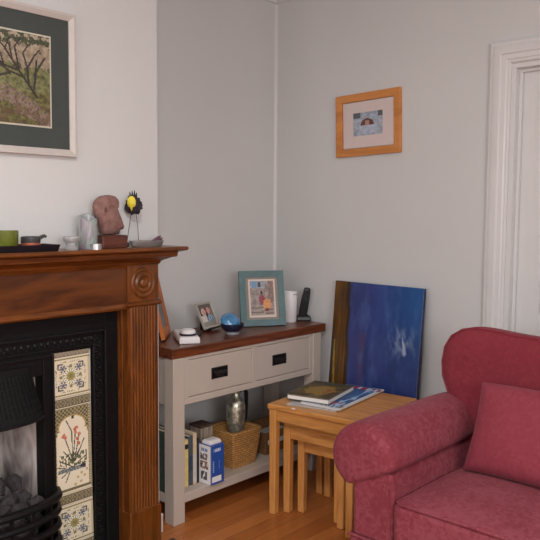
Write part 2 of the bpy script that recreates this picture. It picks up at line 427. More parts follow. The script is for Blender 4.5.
for s in (-1, 1):
    ya, yb = sorted((s*hw_in, s*HWP)); ym = (ya+yb)/2
    yi, yo = s*(hw_in-.003), s*HWP
    B(.001, .05, min(yi, yo), max(yi, yo), .0, FZ, 'pilaster_backing', M['mantel_v'], sur, .002)
    # reeded shaft
    nr = 9; poly = [(.02, ya), (PX-.006, ya)]
    m0, m1 = ya+.012, yb-.012; w = (m1-m0)/nr
    poly.append((PX-.006, m0))
    for k in range(nr):
        for q in range(1, 6):
            a = PI*q/6; poly.append((PX-.006+.008*math.sin(a), m0+w*(k+.5)-w/2*math.cos(a)))
        if k < nr-1: poly.append((PX-.0065, m0+w*(k+1)))
    poly += [(PX-.006, m1), (PX-.006, yb), (.02, yb)]
    MB().prism(poly, 'z', .18, 1.04).build('pilaster', M['mantel_v'], sur, 0, ang=50)
    B(.001, PX+.008, ya-.004, yb+.004, .0, .18, 'plinth_block', M['mantel_v'], sur, .004)
    b = MB()
    b.rings([[Vector((.001, ya-o, z)), Vector((PX+o, ya-o, z)), Vector((PX+o, yb+o, z)), Vector((.001, yb+o, z))] for z, o in ((1.034, 0), (1.038, .006), (1.042, .01), (1.048, .01), (1.053, .006), (1.057, 0))])
    b.build('capital_moulding', M['mantel_h'], sur)
    B(.001, PX, ya, yb, 1.056, 1.204, 'corner_block', M['mantel_v'], sur, .001)
    c = MB(); R0 = .062
    prof = [(R0, 0), (R0, .004), (R0-.004, .007), (R0-.012, .007), (R0-.016, .003), (R0-.02, .003), (R0-.024, .009), (R0-.033, .009), (R0-.037, .004), (R0-.041, .004), (R0-.044, .012), (.012, .014), (0, .015)]
    c.lathe(prof, 36, mtx=Matrix.Translation((PX, ym, 1.130)) @ Matrix.Rotation(PI/2, 4, 'Y'), cap=(False, False))
    c.build('rosette', M['mantel_v'], sur, 0, ang=60)

# ================================================================== CAST IRON INSERT
ins = thing('fireplace_insert', 'black cast iron fireplace insert with cream floral tile panel, under the pine mantelpiece', 'fireplace', (XB, FPY, 0))
yo_, ym_, yt1, yt0 = .526, .463, .405, .233       # half widths: plate, moulding, tile outer, tile inner
ztp, zmo, zti = 1.02, .948, .873
b = MB(); T = .02
for s in (-1, 1):
    a, c = sorted((s*ym_, s*yo_)); b.box(.001, T, a, c, 0, ztp)
b.box(.001, T, -ym_, ym_, zmo, ztp)
b.build('iron_plate', M['iron'], ins, .002, smooth=False)
def rail(name, h0, z0, x0, x1, bw, mat):
    b = MB()
    for s in (-1, 1):
        a, c = sorted((s*h0, s*(h0-bw))); b.box(x0, x1, a, c, 0, z0)
    b.box(x0, x1, -h0+bw, h0-bw, z0-bw, z0)
    return b.build(name, mat, ins, bw*.3, smooth=False)
rail('iron_bead', ym_+.004, zmo+.004, .004, .032, .012, M['iron2'])
rail('iron_inner_bead', ym_-.05, zmo-.05, .004, .026, .008, M['iron2'])
b = MB()                                        # ornament band: studs and leaves in relief
for s in (-1, 1):
    a, c = sorted((s*(yt1), s*ym_)); b.box(.001, .012, a, c, 0, zmo)
b.box(.001, .012, -yt1, yt1, zti+.004, zmo)
k = 0
for z in [q*.026 for q in range(1, 36)]:
    for s in (-1, 1): b.ball((.012, s*(ym_-.03), z), .010, 1, (.7, 1.1, .9)); b.ball((.012, s*(ym_-.03-.009*(-1)**k), z+.013), .006, 1)
    k += 1
for q in range(-15, 16):
    b.ball((.012, q*.027, zmo-.033), .011, 1, (.7, .9, 1.1)); b.ball((.012, q*.027+.0135, zmo-.033+.008*(-1)**q), .0065, 1)
b.build('ornament_band', M['iron2'], ins)
# tiles
CREAM = (216, 206, 180); OLIVE = (118, 112, 92); INK = (46, 46, 66); GOLD = (160, 140, 84)
def sq_tile(u, v):
    x, y = abs(u-.5)*2, abs(v-.5)*2; r = math.hypot(x, y); a = math.atan2(v-.5, u-.5); m = max(x, y)
    if y > .93: return CREAM
    if y > .86: return (112, 106, 76) if int(u*28) % 2 else (150, 142, 108)
    if m > .9: return (190, 178, 146)
    if r < .12: return (132, 124, 78)
    if r < .22: return (158, 146, 90)
    if r < .36: return (234, 226, 204) if math.cos(a*16) > -.35 else (120, 112, 86)
    if .60 < m < .68 and min(x, y) > .40: return (88, 88, 92)
    q, p = x-.40, y-.40; rc = math.hypot(q, p); ac = math.atan2(p, q)
    if rc < .05: return (84, 86, 108)
    if rc < .19 and math.cos(ac*6+.4) > -.1: return (92, 94, 116)
    if min(x, y) < .07 and .42 < m < .58: return (128, 124, 92)
    if .72 < m < .80 and nz(u, v, 34, 1) > .12 and min(x, y) < .5: return (112, 112, 110)
    if .36 < m < .6 and nz(u, v, 30, 4) > .22: return (146, 144, 128)
    return CREAM
def border_tile(u, v):
    if v < .12 or v > .88: return CREAM
    if v < .2 or v > .8: return (84, 80, 68)
    return (140, 131, 104) if (math.sin(u*75)*math.sin(v*16) > -.1) else (96, 90, 72)
def plain_tile(u, v): return (150, 142, 122) if (int(u*40)+int(v*6)) % 2 else (128, 120, 102)
random.seed(3)
STEMS = [((.5, .36), (.30, .66)), ((.5, .36), (.58, .72)), ((.5, .40), (.48, .72)), ((.48, .72), (.34, .86)), ((.54, .36), (.68, .68)), ((.56, .36), (.80, .60)), ((.5, .36), (.7, .5)), ((.5, .36), (.26, .5)), ((.48, .3), (.16, .40)), ((.52, .3), (.86, .40)), ((.46, .28), (.2, .2)), ((.44, .28), (.30, .13)), ((.45, .3), (.12, .26)), ((.4, .28), (.1, .33))]
FLOW = [(.25, .675), (.31, .66), (.28, .69), (.56, .735), (.61, .75), (.58, .70), (.68, .67), (.62, .62), (.66, .56)]
GOLDS = [(.72, .2), (.8, .16), (.62, .16), (.86, .23), (.7, .1), (.55, .08)]
def tall_tile(u, v):
    hgt = 2.1
    if u < .03 or u > .97: return (150, 140, 112)
    if v < .05: return (108, 102, 78) if v > .02 else CREAM
    if u < .075 or u > .925: return (196, 184, 150) if int(v*70) % 2 else (128, 118, 90)
    up = math.hypot((u-.5)/.37, (v-.775)*hgt/.29)
    inside = (v < .735 and (abs(u-.5) < .425 if v < .70 else abs(u-.5) < .40)) or (v >= .735 and up < 1)
    if not inside:
        return (86, 82, 62) if math.sin(u*62)*math.sin(v*hgt*62) > .05 else (150, 140, 106)
    if (v >= .735 and up > .9) or (.68 < v < .735 and abs(u-.5) > .375): return (176, 148, 96)
    if abs(u-.52) < .035 and .86 < v: return (70, 74, 66)
    for fx, fy in FLOW:
        if math.hypot(u-fx, (v-fy)*hgt) < .042: return (174, 84, 62) if nz(u, v, 50, 1) > -.1 else (214, 150, 124)
    if math.hypot((u-.76)/1.5, (v-.285)*hgt) < .05: return (62, 62, 70)
    if abs(v-.275) < .022 and abs(u-.48) < .36: return (92, 102, 104) if nz(u, v, 40, 2) > -.1 else (150, 154, 146)
    for p, q in STEMS:
        if seg(u, v*hgt, (p[0], p[1]*hgt), (q[0], q[1]*hgt)) < .013: return (72, 78, 62)
    if .30 < v < .46 and abs(u-.5) < .36 and nz(u, v, 24, 5) > .02: return (112, 116, 90) if nz(u, v, 40, 9) > 0 else (86, 92, 66)
    for fx, fy in GOLDS:
        if math.hypot(u-fx, (v-fy)*hgt) < .034: return (184, 164, 112)
    return (220, 211, 188)
for s in (-1, 1):
    TP = bpy.data.objects.new('tile_panel', None); COL.objects.link(TP); TP.parent = ins
    TP.rotation_euler = (0, -.012*s, PI/2); TP.location = (.008, s*(yt0+yt1)/2, 0)
    w = yt1-yt0
    MB().box(-w/2, w/2, 0, .006, 0, zti+.012).build('tile_backing', M['iron'], TP, 0, smooth=False)
    for (za, zb, fn, nx, ny) in ((.860, zti+.006, plain_tile, 30, 4), (.700, .858, sq_tile, 56, 56), (.657, .698, border_tile, 40, 12), (.314, .655, tall_tile, 60, 132), (.268, .312, border_tile, 40, 12), (.108, .266, sq_tile, 56, 56), (.062, .106, border_tile, 40, 12), (.024, .060, plain_tile, 30, 8)):
        art('tile', w-.002, zb-za, nx, ny, fn, M['artgloss'], TP, z0=za, th=.004)
# inner jambs + lintel framing the opening
b = MB()
for s in (-1, 1):
    a, c = sorted((s*.19, s*.229)); b.box(-.25, .014, a, c, 0, zti+.01)
b.box(-.02, .0135, -.19, .19, .80, zti+.01)
b.build('inner_frame', M['iron'], ins, .004, smooth=False)
rail('inner_bead', .235, zti+.004, .012, .022, .010, M['iron2'])
brick, nt, bs = mat_base('soot-streaked fireclay')
n1 = N(nt, 'ShaderNodeTexNoise', Scale=1., Detail=4., Distortion=.6); nt.links.new(obj_coords(nt, (9, 17, 3.5)), n1.inputs['Vector'])
r = ramp(nt, [(.34, S(48, 44, 44)), (.44, S(128, 120, 117)), (.58, S(190, 182, 178))]); nt.links.new(n1.outputs['Fac'], r.inputs['Fac'])
nt.links.new(r.outputs['Color'], bs.inputs['Base Color']); bs.inputs['Roughness'].default_value = .9; bump(nt, bs, n1.outputs['Fac'], .3, .004)
b = MB()                                        # splayed fireclay cheeks and back
zz = (.18, .84)
b.rings([[Vector((-.02, -.2, z)), Vector((-.2, -.13, z)), Vector((-.2, .13, z)), Vector((-.02, .2, z)), Vector((-.03, .215, z)), Vector((-.23, .14, z)), Vector((-.23, -.14, z)), Vector((-.03, -.215, z))] for z in zz])
b.build('fireback', brick, ins, 0, smooth=False)
soot = plain('soot', S(52, 47, 44), .95, var=.3, scale=20)
# hood: bulging canopy with ribs
def hood_pt(t, k, off=0.):
    # t across -1..1, k 0 top .. 1 bottom
    hw = .145+.04*k**1.4
    bulge = .016+.07*k**1.3
    x = bulge*math.sqrt(max(0, 1-(abs(t)**2.6)))+.012
    return Vector((x+off, hw*t, .845-.185*k-.006*k*(1-t*t)))
b = MB(); nt_, nk = 28, 10
outer = [[hood_pt(-1+2*i/nt_, k/nk) for i in range(nt_+1)] for k in range(nk+1)]
inner = [[p-Vector((.008, 0, 0)) for p in r] for r in outer]
b.rings(outer, False); b.rings(inner, False)
for r0, r1 in ((outer[-1], inner[-1]), (outer[0], inner[0])): b.rings([r0, r1], False)
hood = b.build('hood', M['iron'], ins, 0, ang=70)
c = MB()
for i in range(1, 20):
    t = -1+2*i/20
    c.tube([hood_pt(t, k/8, .002) for k in range(1, 8)], .0036, 5)
for k in (.18, .34, .5, .66, .82):
    c.tube([hood_pt(-.94+1.88*i/24, k, .001) for i in range(25)], .0022, 5)
c.build('hood_lattice', M['iron2'], hood)
c = MB(); c.tube([hood_pt(-1+2*i/28, 1, .0) for i in range(29)], .006, 8); c.build('hood_rim', M['iron2'], hood)
# grate: bowed bars on uprights
grate = thing('fire_grate', 'black bowed iron bars of the grate in front of the coals', 'grate', (XB, FPY, 0))
def bow(t, z, ex=0.): return Vector((.02+ex+.108*math.sqrt(max(0, 1-abs(t)**2.2)), .235*t, z))
for z, r in ((.345, .017), (.288, .014), (.23, .014), (.172, .014), (.105, .016)):
    MB().tube([bow(-1+2*i/24, z) for i in range(25)], r, 8).build('grate_bar', M['iron2'], grate)
for t in (-.72, -.36, 0, .36, .72):
    MB().tube([bow(t, .03, -.004), bow(t, .345, -.004)], .006, 6).build('grate_upright', M['iron2'], grate)
B(-.18, .10, -.185, .185, .0, .055, 'ash_pan', M['iron'], grate, .004)
B(-.18, .02, -.16, .16, .055, .228, 'fire_bed', soot, grate, .01)
coalm = plain('grey ash-dusted coal', S(52, 49, 49), .9, var=.45, scale=25, bmp=.5)
random.seed(11)
cp = []
for row, (x, z) in enumerate(((.05, .262), (-.01, .262), (-.07, .265), (.03, .322), (-.035, .325), (-.06, .384))):
    n = (5, 5, 5, 5, 5, 4)[row]
    for i in range(n):
        cp.append((x+random.uniform(-.008, .008), (i-(n-1)/2)*.064+random.uniform(-.006, .006)+(.02 if row % 2 else 0)*.5, z+random.uniform(-.006, .006)))
for i, (x, y, z) in enumerate(cp):
    o = MB().ball((0, 0, 0), .033, 2, (1, 1, .82), .5, i*1.3, 1.6).build('coal', coalm, None, ang=20)
    o.location = (XB+x, FPY+y, z); o.rotation_euler = (i*.7, i*1.1, i*.5)
    tag(o, 'lump of grey coal piled behind the bars of the grate', 'coal', 'coals in the grate')
# hearth slab
hearth = MB().box(XB+.101, .93, 2*FPY+1.207, -1.207, 0, .010).build('hearth', plain('blue-black slate', S(38, 40, 50), .4, var=.15, scale=12), None, .004, smooth=False)
tag(hearth, 'blue-black slate hearth slab on the floor before the fireplace', 'hearth')

# ================================================================== LANDSCAPE ABOVE THE MANTEL
lp = thing('framed_painting', 'large framed woodland painting with charcoal mount above the mantelpiece', 'picture', (XB+.001, -1.96, 1.626), (math.radians(.3), 0, PI/2))
PWD, PHT = .74, .53
lp.location.y = -1.604-PWD/2
picture_frame(lp, PWD, PHT, .026, .024, plain('off-white frame paint', S(182, 176, 170), .45, var=.03), 'frame', .6)
B(-PWD/2+.02, PWD/2-.02, -.010, -.002, .02, PHT-.02, 'mount', plain('charcoal mount board', S(60, 66, 64), .8, var=.04), lp, 0)
aw, ah = PWD-.214, .322; az = .106
TR = [((.90, .31), (.84, .44)), ((.84, .44), (.77, .58)), ((.77, .58), (.67, .80)), ((.67, .80), (.60, .92)), ((.77, .58), (.74, .84)), ((.84, .44), (.83, .62)), ((.83, .62), (.80, .78)), ((.83, .62), (.88, .76)), ((.88, .40), (.89, .58)), ((.89, .58), (.96, .76)), ((.89, .58), (.90, .72)), ((.77, .58), (.66, .62)), ((.66, .62), (.58, .72)), ((.72, .70), (.70, .86)), ((.80, .52), (.70, .56)), ((.70, .56), (.60, .66)), ((.66, .62), (.64, .74)), ((.74, .84), (.78, .93)), ((.67, .80), (.70, .92)), ((.80, .78), (.84, .88)), ((.88, .76), (.92, .84)), ((.62, .5), (.52, .6)), ((.70, .54), (.62, .5)), ((.30, .3), (.24, .6)), ((.24, .6), (.12, .84)), ((.24, .55), (.36, .8)), ((.36, .8), (.42, .9))]
def landscape(u, v):
    x = u*1.58; n = fb(x, v, 6, 1.); n2 = fb(x, v, 20, 4.); n3 = nz(x, v, 44, 8); n4 = nz(x, v, 12, 21)
    c = (150, 144, 118)
    if v > .62+.1*n: c = mixc((160, 146, 126), (124, 110, 92), .5+n2)                    # pale cliffs
    else: c = mixc((122, 122, 80), (90, 92, 60), .5+n2+.4*n4)                           # meadow
    if v > .86-.1*n4 and n2 > -.22: c = mixc((50, 56, 44), (82, 88, 62), .45+n3)          # dark trees along the crest
    if .52 < v+.05*n < .66 and n4 > .12: c = mixc((62, 66, 40), (84, 88, 52), .5+n3)
    if v < .36+.07*n: c = mixc((112, 108, 62), (74, 70, 44), .5+1.1*n2)
    pth = 1.06-1.1*(v+.02)+.06*n
    if v < .44 and abs(u-pth) < .12 and n2 > -.3: c = mixc((140, 122, 110), (100, 84, 74), .45+1.2*n2)
    if v < .22 and n4 > .1: c = mixc(c, (92, 68, 54), .55)
    if v < .5 and n3 > .28: c = mixc(c, (56, 52, 40), .5)
    d = min(seg(x, v, (a[0]*1.58, a[1]), (b_[0]*1.58, b_[1])) - .013*(1.12-a[1]) for a, b_ in TR)
    if d < .004: c = (50, 44, 42)
    return c
B(-aw/2-.006, aw/2+.006, -.013, -.009, az-.006, az+ah+.006, 'slip', plain('pale slip', S(186, 182, 166), .6), lp, 0)
art('painting', aw, ah, 190, 118, landscape, M['art'], lp, z0=az, y=-.0132, th=.001)

# ================================================================== THINGS ON THE MANTEL
def on_mantel(name, label, cat, x, y, rot=0., group=None, dz=0.): return thing(name, label, cat, (x, y, MT+dz), (0, 0, rot), group)
tr_ = on_mantel('tray', 'long flat black tray under the green and copper candle pots', 'tray', .527, -2.016)
b = MB(); wy = .245
b.rings([[Vector((sx*(.05+o), sy*(wy+o), z)) for sx, sy in ((-1, -1), (1, -1), (1, 1), (-1, 1))] for o, z in ((0, 0), (.006, .024), (.002, .024), (-.002, .006))])
b.build('tray_body', plain('black lacquer', S(18, 20, 26), .3), tr_, .001, smooth=False)
TZ = .0065
g = on_mantel('candle_holder', 'olive green glass candle pot at the left end of the black tray', 'candle holder', .522, -1.937, dz=TZ)
gm_ = plain('olive frosted glass', S(90, 98, 32), .25, var=.1, scale=9, coat=.5)
MB().lathe([(0, 0), (.036, 0), (.0375, .004), (.0405, .068), (.0385, .068), (.0355, .008), (0, .008)], 28, cap=(False, False)).build('glass', gm_, g)
MB().lathe([(0, .009), (.034, .009), (.035, .03), (0, .032)], 24, cap=(False, False)).build('wax', plain('cream wax', S(190, 196, 130), .5), g)
g = on_mantel('oil_burner', 'small copper and charcoal pot with a spout on the black tray', 'pot', .52, -1.846, dz=TZ)
MB().lathe([(0, 0), (.031, 0), (.033, .003), (.033, .024), (0, .024)], 28, cap=(False, False)).build('base', plain('copper band', S(168, 92, 66), .4, .3), g)
c = MB().lathe([(.033, .024), (.034, .026), (.034, .044), (.030, .046), (.028, .03), (0, .03)], 28, cap=(False, False))
c.tube([(0, .028, .036), (0, .044, .044), (0, .054, .047), (.0, .06, .043)], [.008, .007, .006, .005], 8)
c.build('cup', plain('charcoal glaze', S(62, 62, 62), .4), g)
def tealight(name, label, x, y, dz=0., r=.019, h=.014):
    t = on_mantel(name, label, 'tealight', x, y, dz=dz, group='tealights on the mantel')
    MB().lathe([(0, 0), (r, 0), (r, h), (r-.001, h), (r-.001, h*.7), (0, h*.7)], 24, cap=(False, False)).build('cup', M['silver'], t)
    MB().lathe([(0, h*.68), (r-.0015, h*.68), (0, h*.74)], 20, cap=(False, False)).build('wax', plain('white wax', S(215, 213, 208), .5, var=.02), t)
    MB().tube([(0, 0, h*.7), (.001, 0, h*1.05)], .0008, 5).build('wick', M['black'], t)
tealight('tealight', 'flat tin tealight at the right end of the black tray', .515, -1.765, TZ, .026, .013)
tealight('tealight', 'small tin tealight in front of the pearly pillar candle', .553, -1.598, 0, .0215, .020)
g = on_mantel('glass_holder', 'clear glass tealight holder between the black tray and the pillar candle', 'candle holder', .535, -1.693)
gl_ = glassy('clear glass', (.93, .95, .95, 1), .08, .7)
MB().lathe([(0, 0), (.026, 0), (.028, .004), (.023, .012), (.020, .02), (.023, .028), (.030, .036), (.031, .046), (.029, .050), (.026, .048), (.024, .04), (.012, .03), (0, .029)], 28, cap=(False, False)).build('glass_body', gl_, g)
MB().lathe([(0, .032), (.02, .033), (.024, .044), (0, .044)], 24, cap=(False, False)).build('tealight_cup', M['silver'], g)
# pillar candle with slanted, hollowed top
g = on_mantel('pillar_candle', 'pearly green and mauve pillar candle with a slanted hollow top', 'candle', .508, -1.604)
m, nt, bs = mat_base('pearlescent wax')
n1 = N(nt, 'ShaderNodeTexNoise', Scale=22., Detail=4., Distortion=1.); nt.links.new(obj_coords(nt, (1, 1, .4)), n1.inputs['Vector'])
r = ramp(nt, [(.3, S(104, 132, 122)), (.45, S(146, 154, 150)), (.58, S(132, 116, 130)), (.72, S(146, 136, 142))]); nt.links.new(n1.outputs['Fac'], r.inputs['Fac'])
nt.links.new(r.outputs['Color'], bs.inputs['Base Color']); bs.inputs['Roughness'].default_value = .35
def tilt(z, p): return Vector((p.x, p.y, p.z+z))
R_ = .0355; nn = 32; loops = []
def lp_(rad, zf): return [Vector((rad*math.cos(2*PI*i/nn), rad*math.sin(2*PI*i/nn), zf(2*PI*i/nn))) for i in range(nn)]
topz = lambda a: .121-.012*math.cos(a)+.004*math.sin(3*a)
b = MB(); b.rings([lp_(R_-.002, lambda a: 0), lp_(R_, lambda a: .003), lp_(R_, lambda a: topz(a)-.004), lp_(R_-.003, topz), lp_(R_-.007, lambda a: topz(a)-.003), lp_(R_-.012, lambda a: .094-.02*math.cos(a)), lp_(.012, lambda a: .078)])
b.build('wax', m, g)
MB().tube([(0, 0, .076), (.002, .001, .092)], .0012, 5).build('wick', M['black'], g)
# stone head on a wooden plinth
g = on_mantel('head_sculpture', 'reddish stone head with a jutting beard on a dark wooden plinth', 'sculpture', .482, -1.495)
B(-.042, .042, -.055, .062, 0, .05, 'plinth', wood('dark red plinth', S(66, 30, 20), S(96, 46, 30), 'Y', .35), g, .003)
zp = [(215, 75), (190, 76), (165, 81), (145, 95), (130, 115), (124, 140), (128, 170), (138, 205), (152, 232), (162, 252), (167, 272), (170, 291), (215, 292), (262, 290), (260, 274), (270, 268), (286, 264), (291, 254), (284, 232), (274, 206), (264, 184), (254, 160), (250, 146), (257, 134), (260, 112), (254, 94), (238, 80)]
prof = [((a-205)*.00081, .051+(292-c_)*.00072) for a, c_ in zp][::-1]
cy = .0; cz = .14
def shrink(d): return [(cy+(p[0]-cy)*(1-d), cz+(p[1]-cz)*(1-d*.75)) for p in prof]
b = MB(); b.rings([[Vector((x, u, v)) for u, v in shrink(d)] for x, d in ((-.032, .62), (-.029, .36), (-.022, .14), (-.011, .03), (0, 0), (.011, .03), (.022, .14), (.029, .36), (.032, .62))])
b.build('head', plain('red sandstone', S(124, 92, 85), .85, var=.35, scale=45, bmp=.5), g, 0, sub=0, ang=75)
c = MB(); stone2 = plain('sandstone relief', S(96, 68, 62), .85, var=.2, scale=40, bmp=.4)
MB().tube(((.020, .036, .160), (.026, .022, .172), (.027, .002, .174)), .003, 6).build('brow', stone2, g)
MB().ball((.028, .014, .156), .008, 2, (.5, 1.2, .7)).build('eye', stone2, g)
MB().tube(((.014, .054, .100), (.023, .038, .096), (.027, .014, .104)), .003, 6).build('mouth', stone2, g)
MB().ball((.029, -.030, .148), .010, 2, (.5, .8, 1.3)).build('ear', stone2, g)
# bird on wire legs
g = on_mantel('bird_ornament', 'black bird ornament with a yellow face on tall wire legs', 'ornament', .468, -1.362, math.radians(-52))
fe = plain('black feather', S(44, 38, 44), .85, var=.5, scale=60, bmp=.8)
b = MB().ball((0, 0, .168), .036, 3, (.62, .92, 1.05), .45, 2.2, 3.)
for k, (dy, dz, h) in enumerate(((-.012, .2, .022), (-.004, .203, .024), (.004, .203, .026), (.011, .2, .02))):
    b.tube([(0, dy, dz), (.002, dy*1.25, dz+h)], [.005, .0012], 6)
body = b.build('body', fe, g, 0, ang=60)
b = MB(); b.lathe([(0, -.004), (.016, -.003), (.018, .0), (.014, .004), (0, .006)], 20, sx=1.4, mtx=Matrix.Translation((.020, -.003, .180)) @ Matrix.Rotation(PI/2, 4, 'Y'), cap=(False, False))
yl = plain('yellow felt', S(212, 196, 60), .7)
b.build('face', yl, g)
MB().lathe([(.012, 0), (.007, .012), (0, .028)], 12, mtx=Matrix.Translation((.024, -.002, .172)) @ Matrix.Rotation(PI, 4, 'Y'), cap=(True, False)).build('beak', yl, g)
for s, q in ((-1, -.030), (1, .022)):
    MB().tube([(0, s*.010, .138), (.004, s*.018, .08), (.004, q, .002)], .0012, 6).build('wire_leg', M['black'], g)
MB().box(-.006, .008, -.034, -.022, 0, .012).build('foot', M['black'], g, .002, smooth=False)
# dish
g = on_mantel('dish', 'oval silver dish at the right end of the mantel shelf', 'dish', .522, -1.338)
MB().ball((.0, -.093, .012), .008, 2, (.8, 1, 1.2)).build('handle', M['black'], g)
b = MB(); loops = []
b.lathe([(0, 0), (.78, 0), (.9, .2), (1., 1.), (.95, 1.), (.85, .35), (.7, .2), (0, .2)], 36, cap=(False, False))
for v in b.bm.verts: v.co = Vector((v.co.x*.036, v.co.y*.084, v.co.z*.026))
b.build('dish_body', plain('brushed silver dish', (.5, .51, .5, 1), .35, .75), g)
g = thing('crystal', 'purple crystal lying in the silver dish', 'crystal', (.522, -1.292, MT+.010), (0, 0, 0))
b = MB()
for (a, c_, r) in (((0, -.02, .008), (0, .028, .034), .008), ((.01, -.012, .006), (.008, .03, .026), .007), ((-.01, -.016, .006), (-.008, .02, .02), .007)):
    A_, C_ = Vector(a), Vector(c_); mid = A_.lerp(C_, .75)
    b.tube([A_, mid, C_], [r, r*.9, r*.15], 6)
b.build('crystal_cluster', plain('amethyst', S(92, 66, 78), .25, var=.3), g, 0, smooth=False)

# ================================================================== SIDEBOARD
SX0, SX1, SY0, SY1 = .045, .4315, -1.133, -.048
sb = thing('sideboard', 'grey painted console sideboard with two drawers and a dark wooden top', 'sideboard', (SX0, SY0, 0))
DPT, LEN = SX1-SX0, SY1-SY0
B(-.002, DPT, 0, LEN, .767, .813, 'top', M['sbtop'], sb, .005)
gp = M['greypaint']; lw = .066; fx = DPT-.004; e0, e1 = .008, LEN-.035
leg_y = ((e0, e0+lw), (e1-lw, e1)); leg_x = ((.012, .012+lw), (fx-lw, fx))
for a, c in leg_y:
    for p, q in leg_x: B(p, q, a, c, 0, .767, 'leg', gp, sb, .003)
# carcass: end panels, back, rails
for a, c in ((e0+.008, e0+.026), (e1-.026, e1-.008)): B(leg_x[0][1], leg_x[1][0], a, c, .547, .767, 'end_panel', gp, sb, .001)
B(.014, .03, leg_y[0][1], leg_y[1][0], .547, .767, 'back_panel', gp, sb, .001)
ya, yb = leg_y[0][1], leg_y[1][0]; ymid = (ya+yb)/2
b = MB(); b.box(fx-.03, fx-.004, ya, yb, .547, .577); b.box(fx-.03, fx-.004, ya, yb, .752, .767); b.box(fx-.03, fx-.004, ymid-.016, ymid+.016, .577, .752)
b.box(fx-.03, fx-.004, ya, ya+.026, .577, .752); b.box(fx-.03, fx-.004, yb-.026, yb, .577, .752)
b.build('front_rail', gp, sb, .002, smooth=False)
B(.03, fx-.03, ya, yb, .549, .557, 'carcass_base', gp, sb, 0)
dark = plain('antiqued black iron', S(26, 24, 24), .45, .4)
for a, c in ((ya+.028, ymid-.018), (ymid+.018, yb-.028)):
    d = B(fx-.34, fx-.008, a, c, .580, .749, 'drawer', gp, sb, .0015)
    # routed line around the front
    hm = (a+c)/2-(.013 if a < .3 else .037); hz = .664
    b = MB(); b.box(fx-.009, fx-.005, hm-.05, hm+.05, hz-.027, hz+.027)
    b.box(fx-.005, fx-.001, hm-.05, hm+.05, hz+.02, hz+.027); b.box(fx-.005, fx-.001, hm-.05, hm-.045, hz-.027, hz+.02); b.box(fx-.005, fx-.001, hm+.045, hm+.05, hz-.027, hz+.02)
    h = b.build('handle', dark, d, .001, smooth=False)
    MB().rings([[Vector((fx-.004+.014*math.sin(q), y, hz+.012-.026*math.sin(q*.5)**1.2)) for q in [k*PI/8 for k in range(9)]] for y in (hm-.04, hm-.02, hm+.02, hm+.04)], True).build('cup_pull', dark, d, 0)
b = MB(); b.box(.016, fx-.004, e0+.004, e1-.004, .091, .134); b.build('shelf', gp, sb, .003, smooth=False)
SHZ = .134

# --- on the sideboard top
STZ = .813
def on_sb(name, label, cat, x, y, rot=(0, 0, 0), group=None, dz=0.): return thing(name, label, cat, (x, y, STZ+dz), rot, group)
# orange framed picture leaning on the side of the breast: seen nearly edge-on, turned to the right
org = plain('orange pine frame', S(182, 100, 40), .4, var=.12, scale=20)
g = on_sb('leaning_frame', 'orange wooden picture frame leaning in the alcove beside the pilaster', 'picture', .158, -.958, (math.radians(-12.5), 0, math.radians(135)), dz=.006)
picture_frame(g, .26, .36, .04, .018, org, 'frame', .7)
B(-.11, .11, -.008, .002, .014, .346, 'backing_board', plain('grey backing board', S(128, 122, 122), .8, var=.1), g, 0)
# white gadget
g = on_sb('wireless_speaker', 'white flat gadget with a black ringed dial on the sideboard end', 'gadget', .288, -.932, (0, 0, math.radians(58)))
b = MB(); b.rings([[Vector((sx*(.048-o), sy*(.118-o), z)) for sx, sy in ((-1, -1), (1, -1), (1, 1), (-1, 1))] for o, z in ((.004, 0), (0, .004), (.0, .026), (.006, .034))])
b.build('casing', M['whiteplastic'], g, .006, 3)
MB().lathe([(.040, .034), (.040, .042), (.038, .043), (.036, .042), (0, .042)], 32, c=(0, -.058, 0), cap=(False, False)).build('black_ring', M['black'], g)
MB().lathe([(.0365, .042), (.037, .050), (.032, .059), (.02, .064), (0, .066)], 32, c=(0, -.058, 0), cap=(False, False)).build('dial', M['whiteplastic'], g)
# small family photograph on an easel stand
g = on_sb('photo_frame', 'small grey photo frame of two people on a black stand', 'photo frame', .169, -.662, (math.radians(-25), 0, math.radians(103)), dz=.010)
picture_frame(g, .135, .142, .012, .012, plain('pewter frame', S(178, 174, 166), .45, .2, .1, 60), 'frame', .7)
def couple(u, v):
    c = (60, 40, 42) if u < .72 else (120, 112, 104)
    if v > .82: c = (96, 88, 84)
    if math.hypot(u-.30, (v-.66)*1.0) < .17: c = (206, 178, 168)
    if math.hypot(u-.33, v-.64) < .11: c = (196, 150, 136)
    if math.hypot((u-.68)*1.2, v-.70) < .15: c = (204, 140, 134)
    if v < .52 and abs(u-.70) < .26-(.1 if v > .44 else 0): c = (150, 172, 188) if nz(u, v, 14, 2) > -.15 else (84, 104, 128)
    if v < .5 and u < .42: c = (204, 196, 190)
    if v < .22: c = (146, 142, 134)
    return c
art('photo', .113, .12, 40, 42, couple, M['art'], g, z0=.011, y=-.004)
c = MB(); c.box(-.05, .05, -.03, .0, -.006, .0); c.prism([(0, .0), (.018, .0), (.004, .10), (0, .10)], 'x', -.045, -.035)
c.prism([(.0, .0), (.07, -.012), (.012, .1), (0, .1)], 'x', -.02, .02)
c.build('easel', M['black'], g, 0, smooth=False)
g = on_sb('remote_control', 'dark slim remote lying before the small grey photo frame', 'remote', .215, -.800, (0, 0, math.radians(40)))
B(-.02, .02, -.05, .05, 0, .014, 'remote_body', plain('dark brown plastic', S(42, 34, 34), .4), g, .004)
c = MB()
for i in range(3):
    for j in range(5): c.box(-.013+i*.01, -.007+i*.01, -.035+j*.014, -.027+j*.014, .014, .016)
c.build('remote_keys', M['black'], g, 0, smooth=False)
